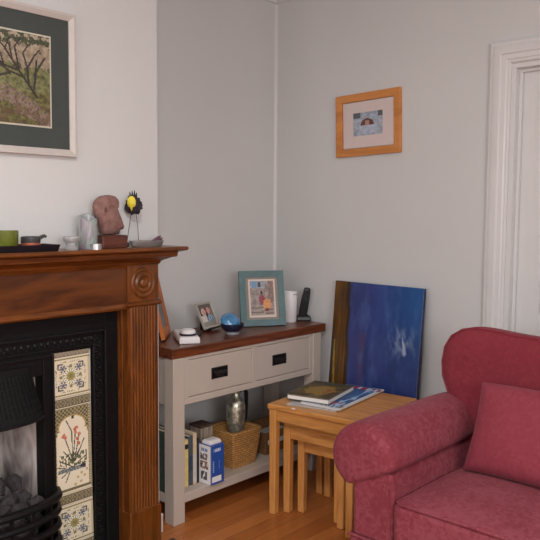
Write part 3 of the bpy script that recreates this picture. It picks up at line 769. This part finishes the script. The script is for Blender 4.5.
# navy bowl and blue dish
g = on_sb('bowl', 'small navy blue bowl on a grey foot beside the teal frame', 'bowl', .322, -.66)
MB().lathe([(0, 0), (.036, 0), (.038, .003), (.036, .012), (.03, .014), (0, .014)], 32, cap=(False, False)).build('foot', plain('grey stoneware', S(120, 122, 126), .4, var=.2), g)
MB().lathe([(.03, .013), (.045, .02), (.056, .034), (.06, .054), (.057, .054), (.05, .036), (.038, .026), (0, .022)], 36, cap=(False, False)).build('bowl_body', plain('navy glaze', S(24, 30, 54), .15, var=.3, scale=20, coat=.6), g)
g = on_sb('blue_dish', 'glossy sky blue dish standing tilted inside the navy bowl', 'dish', .305, -.664, (math.radians(0), math.radians(38), math.radians(-10)), dz=.052)
MB().lathe([(0, -.012), (.03, -.01), (.046, .0), (.053, .016), (.051, .019), (.0535, .018), (.05, .026), (.034, .042), (.012, .05), (0, .051)], 36, sx=.95, sy=1.0, cap=(False, False)).build('dish_shell', plain('sky blue glaze', S(62, 122, 166), .12, var=.25, scale=16, coat=.8), g)
# teal frame
g = on_sb('photo_frame', 'large teal wooden photo frame with a street snapshot', 'photo frame', .258, -.368, (math.radians(-12), 0, math.radians(61)))
teal = plain('weathered teal wood', S(90, 116, 120), .6, var=.12, scale=25)
picture_frame(g, .25, .297, .034, .018, teal, 'frame', .85)
B(-.095, .095, -.010, -.003, .03, .267, 'mount', plain('taupe mount', S(140, 132, 126), .8), g, 0)
def street(u, v):
    n = fb(u, v, 7, 3.); n3 = fb(u, v, 16, 6)
    if u < .06 or u > .94 or v < .06 or v > .95: return (206, 192, 182)
    c = mixc((168, 154, 148), (128, 116, 114), .5+n+.5*n3)
    if v > .76 and u < .62: c = mixc((156, 170, 180), (132, 138, 146), .5+n3)
    if v > .78 and .14 < u < .30: c = (112, 148, 180)
    if v > .80 and .36 < u < .46 and v < .92: c = (66, 74, 92)
    if u > .74 and v > .4: c = mixc((116, 100, 96), (150, 128, 118), .5+n3)
    if v < .34: c = mixc((172, 160, 150), (138, 124, 118), .5+n3)
    if v < .3 and int(v*42) % 5 == 0 and u < .55: c = (112, 102, 100)
    if v < .24 and .6 < u < .9 and int(v*42) % 4 == 0: c = (104, 84, 84)
    d = math.hypot((u-.49)*1.15, v-.46)
    if d < .13+.03*n: c = mixc((132, 58, 70), (150, 84, 88), .5+n3)
    if math.hypot(u-.48, v-.645) < .05: c = (70, 56, 54)
    if math.hypot((u-.67)*1.0, (v-.33)*1.0) < .15+.05*n3: c = mixc((196, 128, 84), (214, 160, 104), .5+n3)
    if math.hypot((u-.66)*1., (v-.2)*2.) < .08: c = (120, 58, 50)
    return c
art('photo', .15, .205, 50, 68, street, M['art'], g, z0=.046, y=-.010, th=.0012)
MB().prism([(.0, .02), (.075, -.008), (.006, .2)], 'x', -.03, .03).build('strut', M['black'], g, 0, smooth=False)
# white beaker
g = on_sb('white_beaker', 'plain white tapered beaker behind the teal photo frame', 'beaker', .258, -.150)
MB().lathe([(0, 0), (.033, 0), (.035, .003), (.040, .165), (.0385, .168), (.037, .165), (.033, .01), (0, .008)], 36, cap=(False, False)).build('beaker_body', M['whiteplastic'], g)
MB().tube([(.0395, -.02, .156), (.0412, -.006, .158), (.0405, .006, .153), (.039, .016, .152)], .0013, 5).build('dark_mark', M['black'], g)
# cordless phone
g = on_sb('cordless_phone', 'black cordless phone standing in its charging cradle at the sideboard end', 'telephone', .275, -.058, (0, 0, math.radians(50)))
b = MB(); b.rings([[Vector((sx*(.042-o), sy*(.033-o), z)) for sx, sy in ((-1, -1), (1, -1), (1, 1), (-1, 1))] for o, z in ((0, 0), (0, .014), (.006, .028), (.014, .032))])
b.build('cradle', M['black'], g, .004)
mt = Matrix.Translation((-.006, 0, .02)) @ Matrix.Rotation(math.radians(9), 4, 'Y') @ Matrix.Rotation(math.radians(6), 4, 'X')
b = MB(); b.rings([[mt @ Vector((x, y, z)) for x, y in ((-w_, -d_), (w_, -d_), (w_, d_), (-w_, d_))] for z, w_, d_ in ((0, .020, .012), (.03, .023, .014), (.1, .022, .012), (.145, .019, .014), (.165, .017, .013), (.17, .012, .009))])
hs = b.build('handset', M['black'], g, .005, 3)
c = MB(); c.box(-.014, .014, -.0145, -.012, .095, .13, mt)
c.build('screen', plain('dark grey display', S(50, 54, 58), .2), hs, 0, smooth=False)

# --- on the lower shelf
def on_shelf(name, label, cat, x, y, rot=0., group=None): return thing(name, label, cat, (x, y, SHZ), (0, 0, rot), group)
pages = plain('paper page edges', S(206, 196, 176), .8, var=.05, scale=120)
def book(label, y, t, h, d, col, xs=.37, band=None, rot=0.):
    g = on_shelf('book', label, 'book', xs, y, rot, 'books on the sideboard shelf')
    cm = plain('book cloth', col, .6, var=.1, scale=40)
    b = MB(); b.box(-d, 0, 0, .0022, 0, h); b.box(-d, 0, t-.0022, t, 0, h); b.box(-.003, 0, .0022, t-.0022, 0, h); b.build('cover', cm, g, .0008, smooth=False)
    B(-d+.004, -.003, .0023, t-.0023, .003, h-.004, 'page_block', pages, g, 0)
    if band: B(-.0006, .0006, .0012, t-.0012, h*band[1], h*band[2], 'spine_label', plain('spine label', band[0], .6), g, 0)
    return g
y = -1.115
bk = [('dark green book at the left end of the shelf row behind the leg', .030, .285, .2, S(58, 70, 62), None),
      ('red-brown book behind the front leg of the sideboard', .026, .25, .19, S(120, 84, 72), None),
      ('black book against the inner side of the front leg', .030, .27, .2, S(30, 32, 40), (S(60, 92, 120), .45, .6)),
      ('pale yellow book, first in the row right of the sideboard leg', .022, .226, .19, S(206, 188, 118), (S(40, 36, 32), .8, .9)),
      ('dark slate book between the yellow and cream ones', .027, .236, .2, S(66, 76, 84), (S(44, 60, 78), .3, .6)),
      ('cream book with a golden top spine beside the slate one', .022, .246, .2, S(198, 178, 146), (S(190, 186, 182), .05, .6)),
      ('black thin book tucked beside the blue carton', .012, .215, .18, S(34, 34, 38), None)]
for lab, t, h, d, col, band in bk[:2]:
    book(lab, y, t, h, d, col, .355, band); y += t+.002
book(bk[2][0], y, *bk[2][1:5], .355, bk[2][5])
y = -1.008
for lab, t, h, d, col, band in bk[3:]:
    book(lab, y, t, h, d, col, .365, band); y += t+.0015
# blue and white carton
g = on_shelf('carton', 'blue and white printed carton on the lower shelf before the basket', 'carton', .440, -.912, 0)
cw, cd, ch = .084, .082, .190
blue = plain('blue carton print', S(34, 72, 148), .4, var=.05)
B(-cd, 0, 0, cw, 0, ch, 'box', blue, g, .001)
def carton_white(u, v):
    c = (222, 220, 222); n = nz(u, v, 7, 12)
    if .62 < v < .78 and .1 < u < .75 and n > -.1: c = (110, 96, 92)
    if .38 < v < .58 and .1 < u < .8 and n > -.2: c = (88, 62, 60) if n > .1 else (150, 118, 110)
    if .1 < v < .32 and .15 < u < .7 and n > -.25: c = (74, 72, 80)
    if .83 < v < .92 and .2 < u < .8 and int(u*20) % 3: c = (70, 100, 160)
    return c
p = bpy.data.objects.new('carton_side', None); COL.objects.link(p); p.parent = g; p.location = (-cd/2, 0, 0)
art('side_print', cd-.002, ch-.004, 30, 60, carton_white, M['art'], p, z0=.002, y=-.0005, th=.001)
p2 = bpy.data.objects.new('carton_front', None); COL.objects.link(p2); p2.parent = g; p2.location = (0, cw/2, 0); p2.rotation_euler = (0, 0, PI/2)
def carton_blue(u, v):
    c = (34, 74, 152)
    if .05 < v < .2 and .08 < u < .8: c = (222, 222, 226)
    if .84 < v < .92 and .2 < u < .8 and int(u*24) % 3: c = (190, 200, 220)
    if .3 < v < .62 and .14 < u < .24 and int(v*60) % 3: c = (150, 170, 206)
    if .36 < v < .6 and .6 < u < .68 and int(v*60) % 2: c = (120, 146, 196)
    return c
art('front_print', cw-.002, ch-.004, 30, 60, carton_blue, M['art'], p2, z0=.002, y=-.0005, th=.001)
MB().rings([[Vector((-cd/2+sx*a, cw/2+sy*c_, ch+z)) for sx, sy in ((-1, -1), (1, -1), (1, 1), (-1, 1))] for a, c_, z in ((.03, .036, 0), (.03, .036, .012), (.02, .03, .02))]).build('white_spout', M['whiteplastic'], g, .002)
# wooden box behind it
g = on_shelf('wooden_box', 'weathered grey-brown wooden box standing behind the carton', 'box', .288, -.838, math.radians(0))
bw = wood('weathered box wood', S(118, 106, 94), S(160, 146, 130), 'Z', .7, 12, 0)
b = MB(); b.box(-.086, 0, 0, .079, 0, .226); b.build('box_body', bw, g, .002, smooth=False)
B(-.088, .002, -.002, .081, .226, .238, 'lid', plain('dark brown lid', S(72, 54, 48), .6), g, .003)
# tall basket
wk = wicker_mat('woven cane', S(96, 60, 28), S(204, 152, 88), 52)
g = on_shelf('basket', 'square tapering wicker basket holding the pewter jug', 'basket', .285, -.612, math.radians(0))
hb, r0, r1 = .185, .078, .100
def sq(r, z): return [Vector((sx*r, sy*r, z)) for sx, sy in ((-1, -1), (0, -1.02), (1, -1), (1.02, 0), (1, 1), (0, 1.02), (-1, 1), (-1.02, 0))]
MB().rings([sq(r0, 0), sq((r0+r1)/2+.002, hb/2), sq(r1, hb), sq(r1-.009, hb), sq(r0-.006, .012)]).build('woven_body', wk, g, .004)
ro = MB(); pr = sq(r1-.004, hb); ro.tube(pr+[pr[0], pr[1]], .008, 8); ro.build('rim', wk, g)
# pewter jug in it
g = thing('jug', 'hammered pewter jug with a dark handle standing in the wicker basket', 'jug', (.292, -.604, SHZ+.014), (0, 0, 0))
MB().lathe([(0, 0), (.036, 0), (.038, .01), (.038, .14), (.044, .18), (.048, .22), (.048, .285), (.044, .305), (.032, .322), (.021, .332), (.02, .36), (.026, .376), (.024, .378), (.018, .36), (0, .358)], 32, cap=(False, False)).build('jug_body', M['pewter'], g, 0, ang=60)
MB().tube([(.004, .020, .355), (.006, .050, .368), (.006, .068, .345), (.006, .070, .28), (.005, .066, .21), (.004, .040, .17)], [.008, .011, .011, .010, .009, .008], 8).build('handle', M['black'], g)
# low basket tray
g = on_shelf('storage_basket', 'low brown wicker basket with a white label at the back of the shelf', 'basket', .235, -.275, 0)
wk2 = wicker_mat('dark woven cane', S(84, 58, 38), S(142, 104, 66), 90)
def rc(rx, ry, z): return [Vector((sx*rx, sy*ry, z)) for sx, sy in ((-1, -1), (1, -1), (1, 1), (-1, 1))]
MB().rings([rc(.10, .15, 0), rc(.112, .165, .125), rc(.104, .157, .125), rc(.094, .144, .012)]).build('woven_body', wk2, g, .004, smooth=False)
MB().prism([(-.14, .058), (-.02, .058), (-.02, .082), (-.14, .082)], 'x', .108, .1115).build('label', plain('white paper label', S(190, 192, 196), .6), g, 0, smooth=False)
B(-.085, .085, -.135, .135, .013, .07, 'paper_contents', plain('stacked papers', S(150, 150, 152), .8, var=.1), g, .003)

# ================================================================== SMALL PICTURE ON THE BACK WALL
g = thing('framed_photo', 'small square oak frame with a pale mount on the back wall', 'picture', (.667, -.001, 1.722), (0, math.radians(-1.6), 0))
picture_frame(g, .405, .325, .040, .02, wood('small frame oak', S(176, 112, 56), S(196, 132, 72), 'X', .4, 6, .1, 1.2), 'frame', .8)
B(-.16, .16, -.009, -.002, .043, .282, 'mount', plain('pinkish white mount', S(200, 186, 182), .8, var=.02), g, 0)
def dome(u, v):
    n = fb(u, v, 7, 9.)
    c = mixc((134, 146, 160), (166, 174, 184), .5+n)
    if v > .78 and (u < .25 or u > .85): c = (84, 92, 96)
    if math.hypot((u-.5)*1.45, (v-.42)*1.1) < .44 and v < .5+.1*n: c = mixc((172, 182, 196), (150, 160, 176), .5+n)
    if math.hypot((u-.48)*1.5, (v-.46)*1.25) < .33 and v > .44: c = (98, 58, 52) if v > .62 or abs(u-.48) > .07 else (160, 130, 118)
    return c
art('photo', .186, .120, 44, 30, dome, M['art'], g, z0=.105, y=-.009, th=.001)

# ================================================================== CANVAS
cv = thing('canvas_painting', 'large unframed blue and brown canvas leaning on the wall behind the tables', 'painting', (.76, -.135, .0), (math.radians(-5.6), 0, math.radians(.0)))
CW, CH, CT = .566, 1.06, .02
CZ = 0.
cv.location = (.770, -.129, CZ); cv.rotation_euler = (math.radians(-5.1), 0, math.radians(-3.0))
CH = 1.06-CZ-.004
def sea(u, v):
    v = max(0, (v*1.056-.30)/.756)
    st_ = nz(u, v*.12, 22, 2); st2 = nz(u, v*.07, 52, 7); n = fb(u, v, 3, 5); n2 = fb(u, v*.5, 9, 15)
    c = mixc((48, 62, 122), (34, 48, 100), .5+n+.3*st_)
    t = max(0, min(1, (u-.45)*2.2))*max(0, min(1, (v-.25)*1.6))
    c = mixc(c, (30, 78, 134), t*.9)
    if v < .42: c = mixc(c, (32, 50, 108), min(1, (.42-v)*3))
    if u < .40: c = mixc(c, (58, 60, 112), .45+.4*st2)
    e_ = abs(u-.37+.02*n)
    if e_ < .05 and v < .66: c = mixc(c, (88, 62, 96), (1-e_/.05)*.6)
    c = mixc(c, (70, 96, 150), max(0, n2*.7))
    e = .185+.02*nz(v, 0, 7, 3)+.05*(1-v)
    if u < e+.02:
        br_ = mixc((112, 74, 22), (58, 38, 16), .45+.6*st2+.5*n)
        if e-.035 < u: br_ = mixc(br_, (34, 26, 24), .6)
        if abs(u-(.035+.11*max(0, .62-v)**1.5)) < .010 and v < .58: br_ = (132, 108, 34)
        if u < .03 and v < .6: br_ = (46, 38, 30)
        c = mixc(br_, c, (u-e)/.02+.5) if u > e-.01 else br_
    # spray breaking off the water
    du, dv = u-.81, v-.63
    d = math.hypot(du*.8, dv)
    w_ = fb(u*1.0+v*.5, v*.55-u*.3, 16, 11.)
    k = max(0, 1-d/.17)*max(0, min(1, .35+1.5*w_))
    c = mixc(c, (150, 160, 184), k*.8)
    d2 = seg(u, v, (.812, .665), (.845, .565))
    wd = .005+.024*max(0, min(1, (.665-v)/.11))
    if d2 < wd*(1+.5*w_): c = mixc((176, 184, 200), c, min(1, .15+(d2/wd)**2*.8))
    return c
art('painted_face', CW, CH, 130, 240, sea, M['canvasart'], cv, z0=0., y=-CT, th=.001)
MB().box(-CW/2, CW/2, -CT, 0, 0, CH).build('stretcher', plain('dark blue canvas edge', S(40, 48, 82), .7, var=.15), cv, .001, smooth=False)

# ================================================================== NEST OF TABLES
def nest_table(label, fl, fr, bl, z, top, over=0., tw=.024, lw_=.038, apron=.055):
    """fl/fr/bl: leg centres front-left, front-right, back-left on the floor (world xy)"""
    g = thing('nesting_table', label, 'table', (fl[0], fl[1], 0), (0, 0, math.atan2(fr[1]-fl[1], fr[0]-fl[0])), 'nest of three oak tables')
    w = math.hypot(fr[0]-fl[0], fr[1]-fl[1]); d = math.hypot(bl[0]-fl[0], bl[1]-fl[1]); h2 = lw_/2
    o = top
    b = MB(); b.box(-o, w+o+over, -o, d+o, z-tw, z); b.build('tabletop', M['oak_x'], g, .006, 3, smooth=False)
    for x, y in ((0, 0), (w, 0), (0, d), (w, d)):
        c = MB(); c.rings([[Vector((x+sx*q, y+sy*q, zz)) for sx, sy in ((-1, -1), (1, -1), (1, 1), (-1, 1))] for zz, q in ((0, h2*.9), (z-tw, h2))])
        c.build('leg', M['oak_z'], g, .005, 3, smooth=False)
    for q in ((h2, w-h2, -h2+.006, -h2+.024), (h2, w-h2, d+h2-.024, d+h2-.006)): B(*q, z-tw-apron, z-tw, 'apron', M['oak_x'], g, .002)
    for q in ((-h2+.006, -h2+.024, h2, d-h2), (w+h2-.024, w+h2-.006, h2, d-h2)): B(*q, z-tw-apron, z-tw, 'apron', M['oak_y'], g, .002)
    return g
def rotv(v, a): return (v[0]*math.cos(a)-v[1]*math.sin(a), v[0]*math.sin(a)+v[1]*math.cos(a))
ANG = math.radians(6.5)
def spot(fl, w, d):
    a, c = rotv((w, 0), ANG), rotv((0, d), ANG)
    return fl, (fl[0]+a[0], fl[1]+a[1]), (fl[0]+c[0], fl[1]+c[1])
nest_table('largest oak nesting table, books on its top', *spot((.650, -.700), .415, .47), .530, .026, .05)
nest_table('middle oak nesting table tucked under the largest one', *spot((.686, -.640), .295, .285), .440, .018)
nest_table('smallest oak nesting table, innermost of the nest', *spot((.734, -.592), .20, .235), .375, .014)
TTZ = .530
# books on it
g = thing('magazine', 'grey-edged magazine at the bottom of the pile on the oak table', 'magazine', (.778, -.455, TTZ), (0, 0, math.radians(14)))
B(-.125, .125, -.2, .2, 0, .005, 'pages', plain('grey magazine paper', S(168, 166, 164), .5), g, .001)
def at_top(name, label, cat, x, y, z, rot, grp=None): return thing(name, label, cat, (x, y, z), (0, 0, math.radians(rot)), grp)
def flat_art(parent, w, d, z, nx, ny, fn, mat, name='cover'):
    p = art(name, w, d, nx, ny, fn, mat, parent, z0=-d/2, th=.0006)
    p.rotation_euler = (-PI/2, 0, 0); p.location = (0, 0, z)
    return p
g = at_top('magazine', 'glossy blue covered magazine under the hardback book', 'magazine', .826, -.40, TTZ+.0055, 8)
B(-.105, .105, -.225, .225, 0, .006, 'pages', plain('white magazine pages', S(200, 198, 196), .5), g, .001)
def mag(u, v):
    n = fb(u, v, 5, 2.)
    c = mixc((40, 70, 124), (60, 98, 148), .5+n)
    if u > .93 or v < .03: c = (196, 200, 204)
    if .05 < v < .12 and u > .3: c = (170, 176, 186) if int(u*22) % 2 else (60, 56, 70)
    if .14 < v < .2 and .5 < u < .9 and int(u*26) % 3: c = (176, 60, 60)
    if .86 < v < .95: c = (150, 44, 60) if int(u*14) % 3 else (190, 200, 216)
    if abs(u-.78-.1*n) < .03: c = (150, 180, 210)
    return c
flat_art(g, .208, .448, .0068, 40, 84, mag, M['art'])
g = at_top('hardback_book', 'thick hardback with a golden brown cover, topmost on the oak table', 'book', .735, -.460, TTZ+.0125, 14)
B(-.105, .105, -.152, .152, .002, .021, 'page_block', plain('white page edges', S(222, 218, 212), .7, var=.02, scale=200), g, .001)
b = MB(); b.box(-.108, .108, -.155, .155, 0, .002); b.box(-.108, .108, -.155, .155, .021, .0235); b.box(-.108, -.106, -.155, .155, .002, .021)
b.build('boards', plain('dark board cover', S(70, 58, 44), .5), g, .0006, smooth=False)
def cov(u, v):
    n = fb(u, v*1.6, 4, 6.); n2 = nz(u, v*1.6, 22, 3)
    c = mixc((58, 48, 32), (98, 82, 44), .5+n)
    if math.hypot((u-.52), (v-.45)*1.3) < .34+.1*n: c = mixc((150, 118, 48), (112, 92, 44), .5+n2)
    if v > .8: c = mixc(c, (54, 58, 50), .6)
    if abs(u-.7) < .05 and .3 < v < .6 and n2 > -.1: c = (132, 58, 40)
    return c
flat_art(g, .214, .308, .0242, 40, 60, cov, M['art'])
g = B(-.009, .009, -.003, .003, 0, .006, 'paper_scrap', plain('white scrap', S(225, 222, 216), .7), None, .001)
g.location = (.782, -.7185, TTZ-.004+.0045); g.rotation_euler = (0, 0, ANG); tag(g, 'tiny white scrap on the front edge of the oak tabletop', 'scrap')

# ================================================================== SOFA
sofa = thing('sofa', 'crimson damask sofa with rolled arms in front of the white door', 'sofa', (2.25, -.7, 0))
OX, OY = -2.25, .7
FS = M['sofa']; FB_ = M['sofaback']
def arm(s):
    """left arm s=+1 in place; mirrored for the right one"""
    def X(x): return (x if s > 0 else 4.5-x)+OX
    cx, cz = 1.468, .572
    prof = []                        # roll outline about its heart, its underside cut along the sloping crease
    p0, p1 = Vector((-.082, -.118)), Vector((.128, -.012)); dd = (p1-p0).normalized(); nn_ = Vector((dd.y, -dd.x))
    for k in range(36):
        a = 2*PI*k/36
        rx = .142 if math.cos(a) < 0 else .132
        rz = .128 if math.sin(a) > 0 else .124
        q = Vector((rx*math.cos(a), rz*math.sin(a))); h = (q-p0).dot(nn_)
        if h > 0: q = q-nn_*(h*.93)
        prof.append((q.x, q.y))
    b = MB(); loops = []
    for y, f, dz in ((-1.160, .25, -.01), (-1.158, .62, -.006), (-1.152, .84, -.003), (-1.140, .95, 0), (-1.115, 1.0, 0), (-1.0, 1.0, 0), (-.8, .985, .0), (-.6, .98, 0), (-.40, .98, 0)):
        loops.append([Vector((X(cx+p*f), y+OY, cz+dz+q*f)) for p, q in prof])
    b.rings(loops); b.build('arm_roll', FS, sofa, 0, sub=1)
    b = MB(); xs = sorted((X(1.428), X(1.592)))
    b.rings([[Vector((x, y+OY, z)) for x, y in ((xs[0]+i, -1.140+i*.3), (xs[1]-i, -1.140+i*.3), (xs[1]-i, -.30), (xs[0]+i, -.30))] for z, i in ((.295, 0), (.40, .0), (.47, -.002), (.545, .012))])
    b.build('arm_panel', FS, sofa, .012, 4)
    b = MB(); b.tube([(xs[1]-.010, -1.140+OY, .30), (xs[1]-.010, -1.140+OY, .52)], .0035, 6)
    b.build('arm_piping', FS, sofa)
arm(1); arm(-1)
xl, xr = 1.428+OX, 4.5-1.428+OX
# base and skirt
B(xl+.01, xr-.01, -1.115+OY, -.28+OY, .06, .315, 'base_frame', FS, sofa, .015)
b = MB(); nseg = 40; loops = []
per = [(xl-.004, -.28), (xl-.004, -1.142), (xr+.004, -1.142), (xr+.004, -.28)]
b.rings([[Vector((x, y+OY, z)) for x, y in ((xl-.006-o, -.27), (xl-.006-o, -1.144-o), (xr+.006+o, -1.144-o), (xr+.006+o, -.27))] for z, o in ((.298, -.004), (.29, .002), (.15, .006), (.015, .012))], True, (True, True))
b.build('skirt', FS, sofa, .006)
b = MB(); b.tube([(xl-.008, -.3+OY, .297), (xl-.008, -1.147+OY, .297), (xr+.008, -1.147+OY, .297), (xr+.008, -.3+OY, .297)], .005, 6); b.build('skirt_piping', FS, sofa)
# seat cushions
def cushion_mesh(x0, x1, y0, y1, z0, z1, crown, nx=14, ny=14):
    def Z(u, v, top):
        e = (1-abs(2*u-1)**4)*(1-abs(2*v-1)**4)
        return (z1+crown*e) if top else z0
    b = MB()
    T = [[b.bm.verts.new((x0+(x1-x0)*i/nx, y0+(y1-y0)*j/ny, Z(i/nx, j/ny, True))) for i in range(nx+1)] for j in range(ny+1)]
    D = [[b.bm.verts.new((x0+(x1-x0)*i/nx, y0+(y1-y0)*j/ny, z0)) for i in range(nx+1)] for j in range(ny+1)]
    for j in range(ny):
        for i in range(nx):
            b.bm.faces.new((T[j][i], T[j][i+1], T[j+1][i+1], T[j+1][i])); b.bm.faces.new((D[j][i], D[j+1][i], D[j+1][i+1], D[j][i+1]))
    ring = [(0, i) for i in range(nx)] + [(j, nx) for j in range(ny)] + [(ny, i) for i in range(nx, 0, -1)] + [(j, 0) for j in range(ny, 0, -1)]
    for k in range(len(ring)):
        a, c = ring[k], ring[(k+1) % len(ring)]
        b.bm.faces.new((D[a[0]][a[1]], D[c[0]][c[1]], T[c[0]][c[1]], T[a[0]][a[1]]))
    return b
xm = 2.25
for x0_, x1_ in ((1.600, xm-.004), (xm+.004, 4.5-1.600)):
    q = cushion_mesh(x0_+OX, x1_+OX, -1.158+OY, -.46+OY, .305, .462, .022).build('seat_cushion', FS, sofa, .022, 4)
    e = .008
    MB().tube([(x0_+OX+.01, -.6+OY, .461), (x0_+OX+e, -1.14+OY, .461), (x0_+OX+.03, -1.156+OY, .462), ((x0_+x1_)/2+OX, -1.157+OY, .466), (x1_+OX-.03, -1.156+OY, .462), (x1_+OX-e, -1.14+OY, .461), (x1_+OX-.01, -.6+OY, .461)], .0045, 6).build('welt', FS, q)
# back
out = [(1.56, .36), (1.53, .55), (1.478, .655), (1.452, .705), (1.426, .76), (1.418, .82), (1.425, .88), (1.452, .93), (1.50, .962), (1.56, .976), (1.63, .972), (1.72, .964), (1.85, .960), (2.05, .962), (2.25, .964)]
full = out + [(4.5-x, z) for x, z in out[-2::-1]]
def inset(poly, d):
    n = len(poly); res = []
    for i in range(n):
        p0, p1, p2 = Vector(poly[i-1]), Vector(poly[i]), Vector(poly[(i+1) % n])
        t = (p2-p0).normalized(); nn_ = Vector((t.y, -t.x)); res.append(tuple(p1+nn_*d))
    return res
b = MB(); loops = []
for y, d in ((-.568, .10), (-.566, .05), (-.556, .016), (-.540, .003), (-.52, .0), (-.46, .006), (-.38, .03), (-.30, .06), (-.265, .09), (-.258, .13)):
    loops.append([Vector((x+OX, y+OY+(z-.7)*.10, z)) for x, z in inset(full, d)])
b.rings(loops); b.build('back', FB_, sofa, 0, sub=2)
MB().tube([Vector((x+OX, -.545+OY+(z-.7)*.10, z)) for x, z in inset(full, .006)[2:-2]], .005, 6).build('back_piping', FB_, sofa)
# feet
for x in (xl+.06, xr-.06):
    for y in (-1.06, -.34):
        MB().lathe([(.022, 0), (.026, .06), (.026, .07)], 16, c=(x, y+OY, 0)).build('foot', M['sbtop'], sofa)
# scatter cushion leaning on the back
pl = thing('scatter_cushion', 'plain crimson scatter cushion leaning on the sofa back', 'cushion', (1.892, -.765, .476), (math.radians(-23), 0, math.radians(-1)))
def pillow(w, h, t, n=18):
    b = MB()
    def P(i, j, s):
        u, v = 2*i/n-1, 2*j/n-1
        bulge = (1-abs(u)**2.6)*(1-abs(v)**2.6)
        pin = 1-.05*(1-abs(v)**1.5)*0
        x = w/2*u*(1-.07*(1-v*v)); z = h/2*v*(1-(.06 if v < 0 else -.03)*(1-u*u))
        return Vector((x, s*t/2*bulge**.45, z+h/2))
    F = [[b.bm.verts.new(P(i, j, -1)) for i in range(n+1)] for j in range(n+1)]
    K = [[F[j][i] if i in (0, n) or j in (0, n) else b.bm.verts.new(P(i, j, 1)) for i in range(n+1)] for j in range(n+1)]
    for j in range(n):
        for i in range(n):
            b.bm.faces.new((F[j][i], F[j][i+1], F[j+1][i+1], F[j+1][i])); b.bm.faces.new((K[j][i], K[j+1][i], K[j+1][i+1], K[j][i+1]))
    return b
PW, PH = .52, .345
pillow(PW, PH, .15).build('cushion_body', M['pillow'], pl, 0, sub=1)
# ================================================================== LIGHT, SKY, CAMERA
w = bpy.data.worlds.new('overcast daylight'); scn.world = w; w.use_nodes = True
bg = w.node_tree.nodes['Background']; bg.inputs['Color'].default_value = (.80, .88, 1., 1); bg.inputs['Strength'].default_value = 1.2
def area(name, loc, rot, sx, sy, e, col):
    l = bpy.data.lights.new(name, 'AREA'); l.shape = 'RECTANGLE'; l.size = sx; l.size_y = sy; l.energy = e; l.color = col
    o = bpy.data.objects.new(name, l); COL.objects.link(o); o.location = loc; o.rotation_euler = rot; return o
area('window_area_light', ((WX0+WX1)/2, YF-.25, (WZ0+WZ1)/2+.2), (PI/2-.3, 0, 0), W, H, 42, (1., .99, .985))
area('window_area_light', (XR+.25, (RY0+RY1)/2, (WZ0_+WZ1_)/2+.2), (PI/2-.3, 0, PI/2), RY1-RY0, WZ1_-WZ0_, 105, (1., .99, .985))  # area light behind the added window, for the chimney breast
# ceiling light added out of view to light the scene from overhead
added_lt = thing('added_ceiling_light', 'round white ceiling light added out of view for overhead light', 'lamp', (2.45, -2.75, CEIL))
MB().lathe([(.0, 0), (.26, 0), (.26, -.05), (.245, -.06), (.24, -.05), (0, -.045)], 40, cap=(False, False)).build('added_light_body', M['whiteplastic'], added_lt)
l = bpy.data.lights.new('added_overhead_light', 'AREA'); l.shape = 'DISK'; l.size = .44; l.energy = 46; l.color = (1, .985, .965)
o = bpy.data.objects.new('added_overhead_light', l); COL.objects.link(o); o.parent = added_lt; o.location = (0, 0, -.056)
cam = bpy.data.cameras.new('camera'); co = bpy.data.objects.new('camera', cam); COL.objects.link(co)
f, yaw, pit, rol = 715.5, 2.32012, .0803434, .0068366
cam.sensor_width = 36.; cam.lens = f/540*36
Fv = Vector((math.cos(yaw)*math.cos(pit), math.sin(yaw)*math.cos(pit), -math.sin(pit)))
r0 = Vector((math.sin(yaw), -math.cos(yaw), 0)); u0 = r0.cross(Fv)
r1_ = r0*math.cos(rol)+u0*math.sin(rol); u1 = -r0*math.sin(rol)+u0*math.cos(rol)
mtx = Matrix((r1_, u1, -Fv)).transposed().to_4x4(); mtx.translation = (2.87, -3.125, 1.42)
co.matrix_world = mtx; cam.clip_start = .02
scn.camera = co
vs = scn.view_settings
vs.view_transform = 'Standard'; vs.look = 'None'; vs.gamma = 1.; vs.use_curve_mapping = False; vs.exposure = -.12
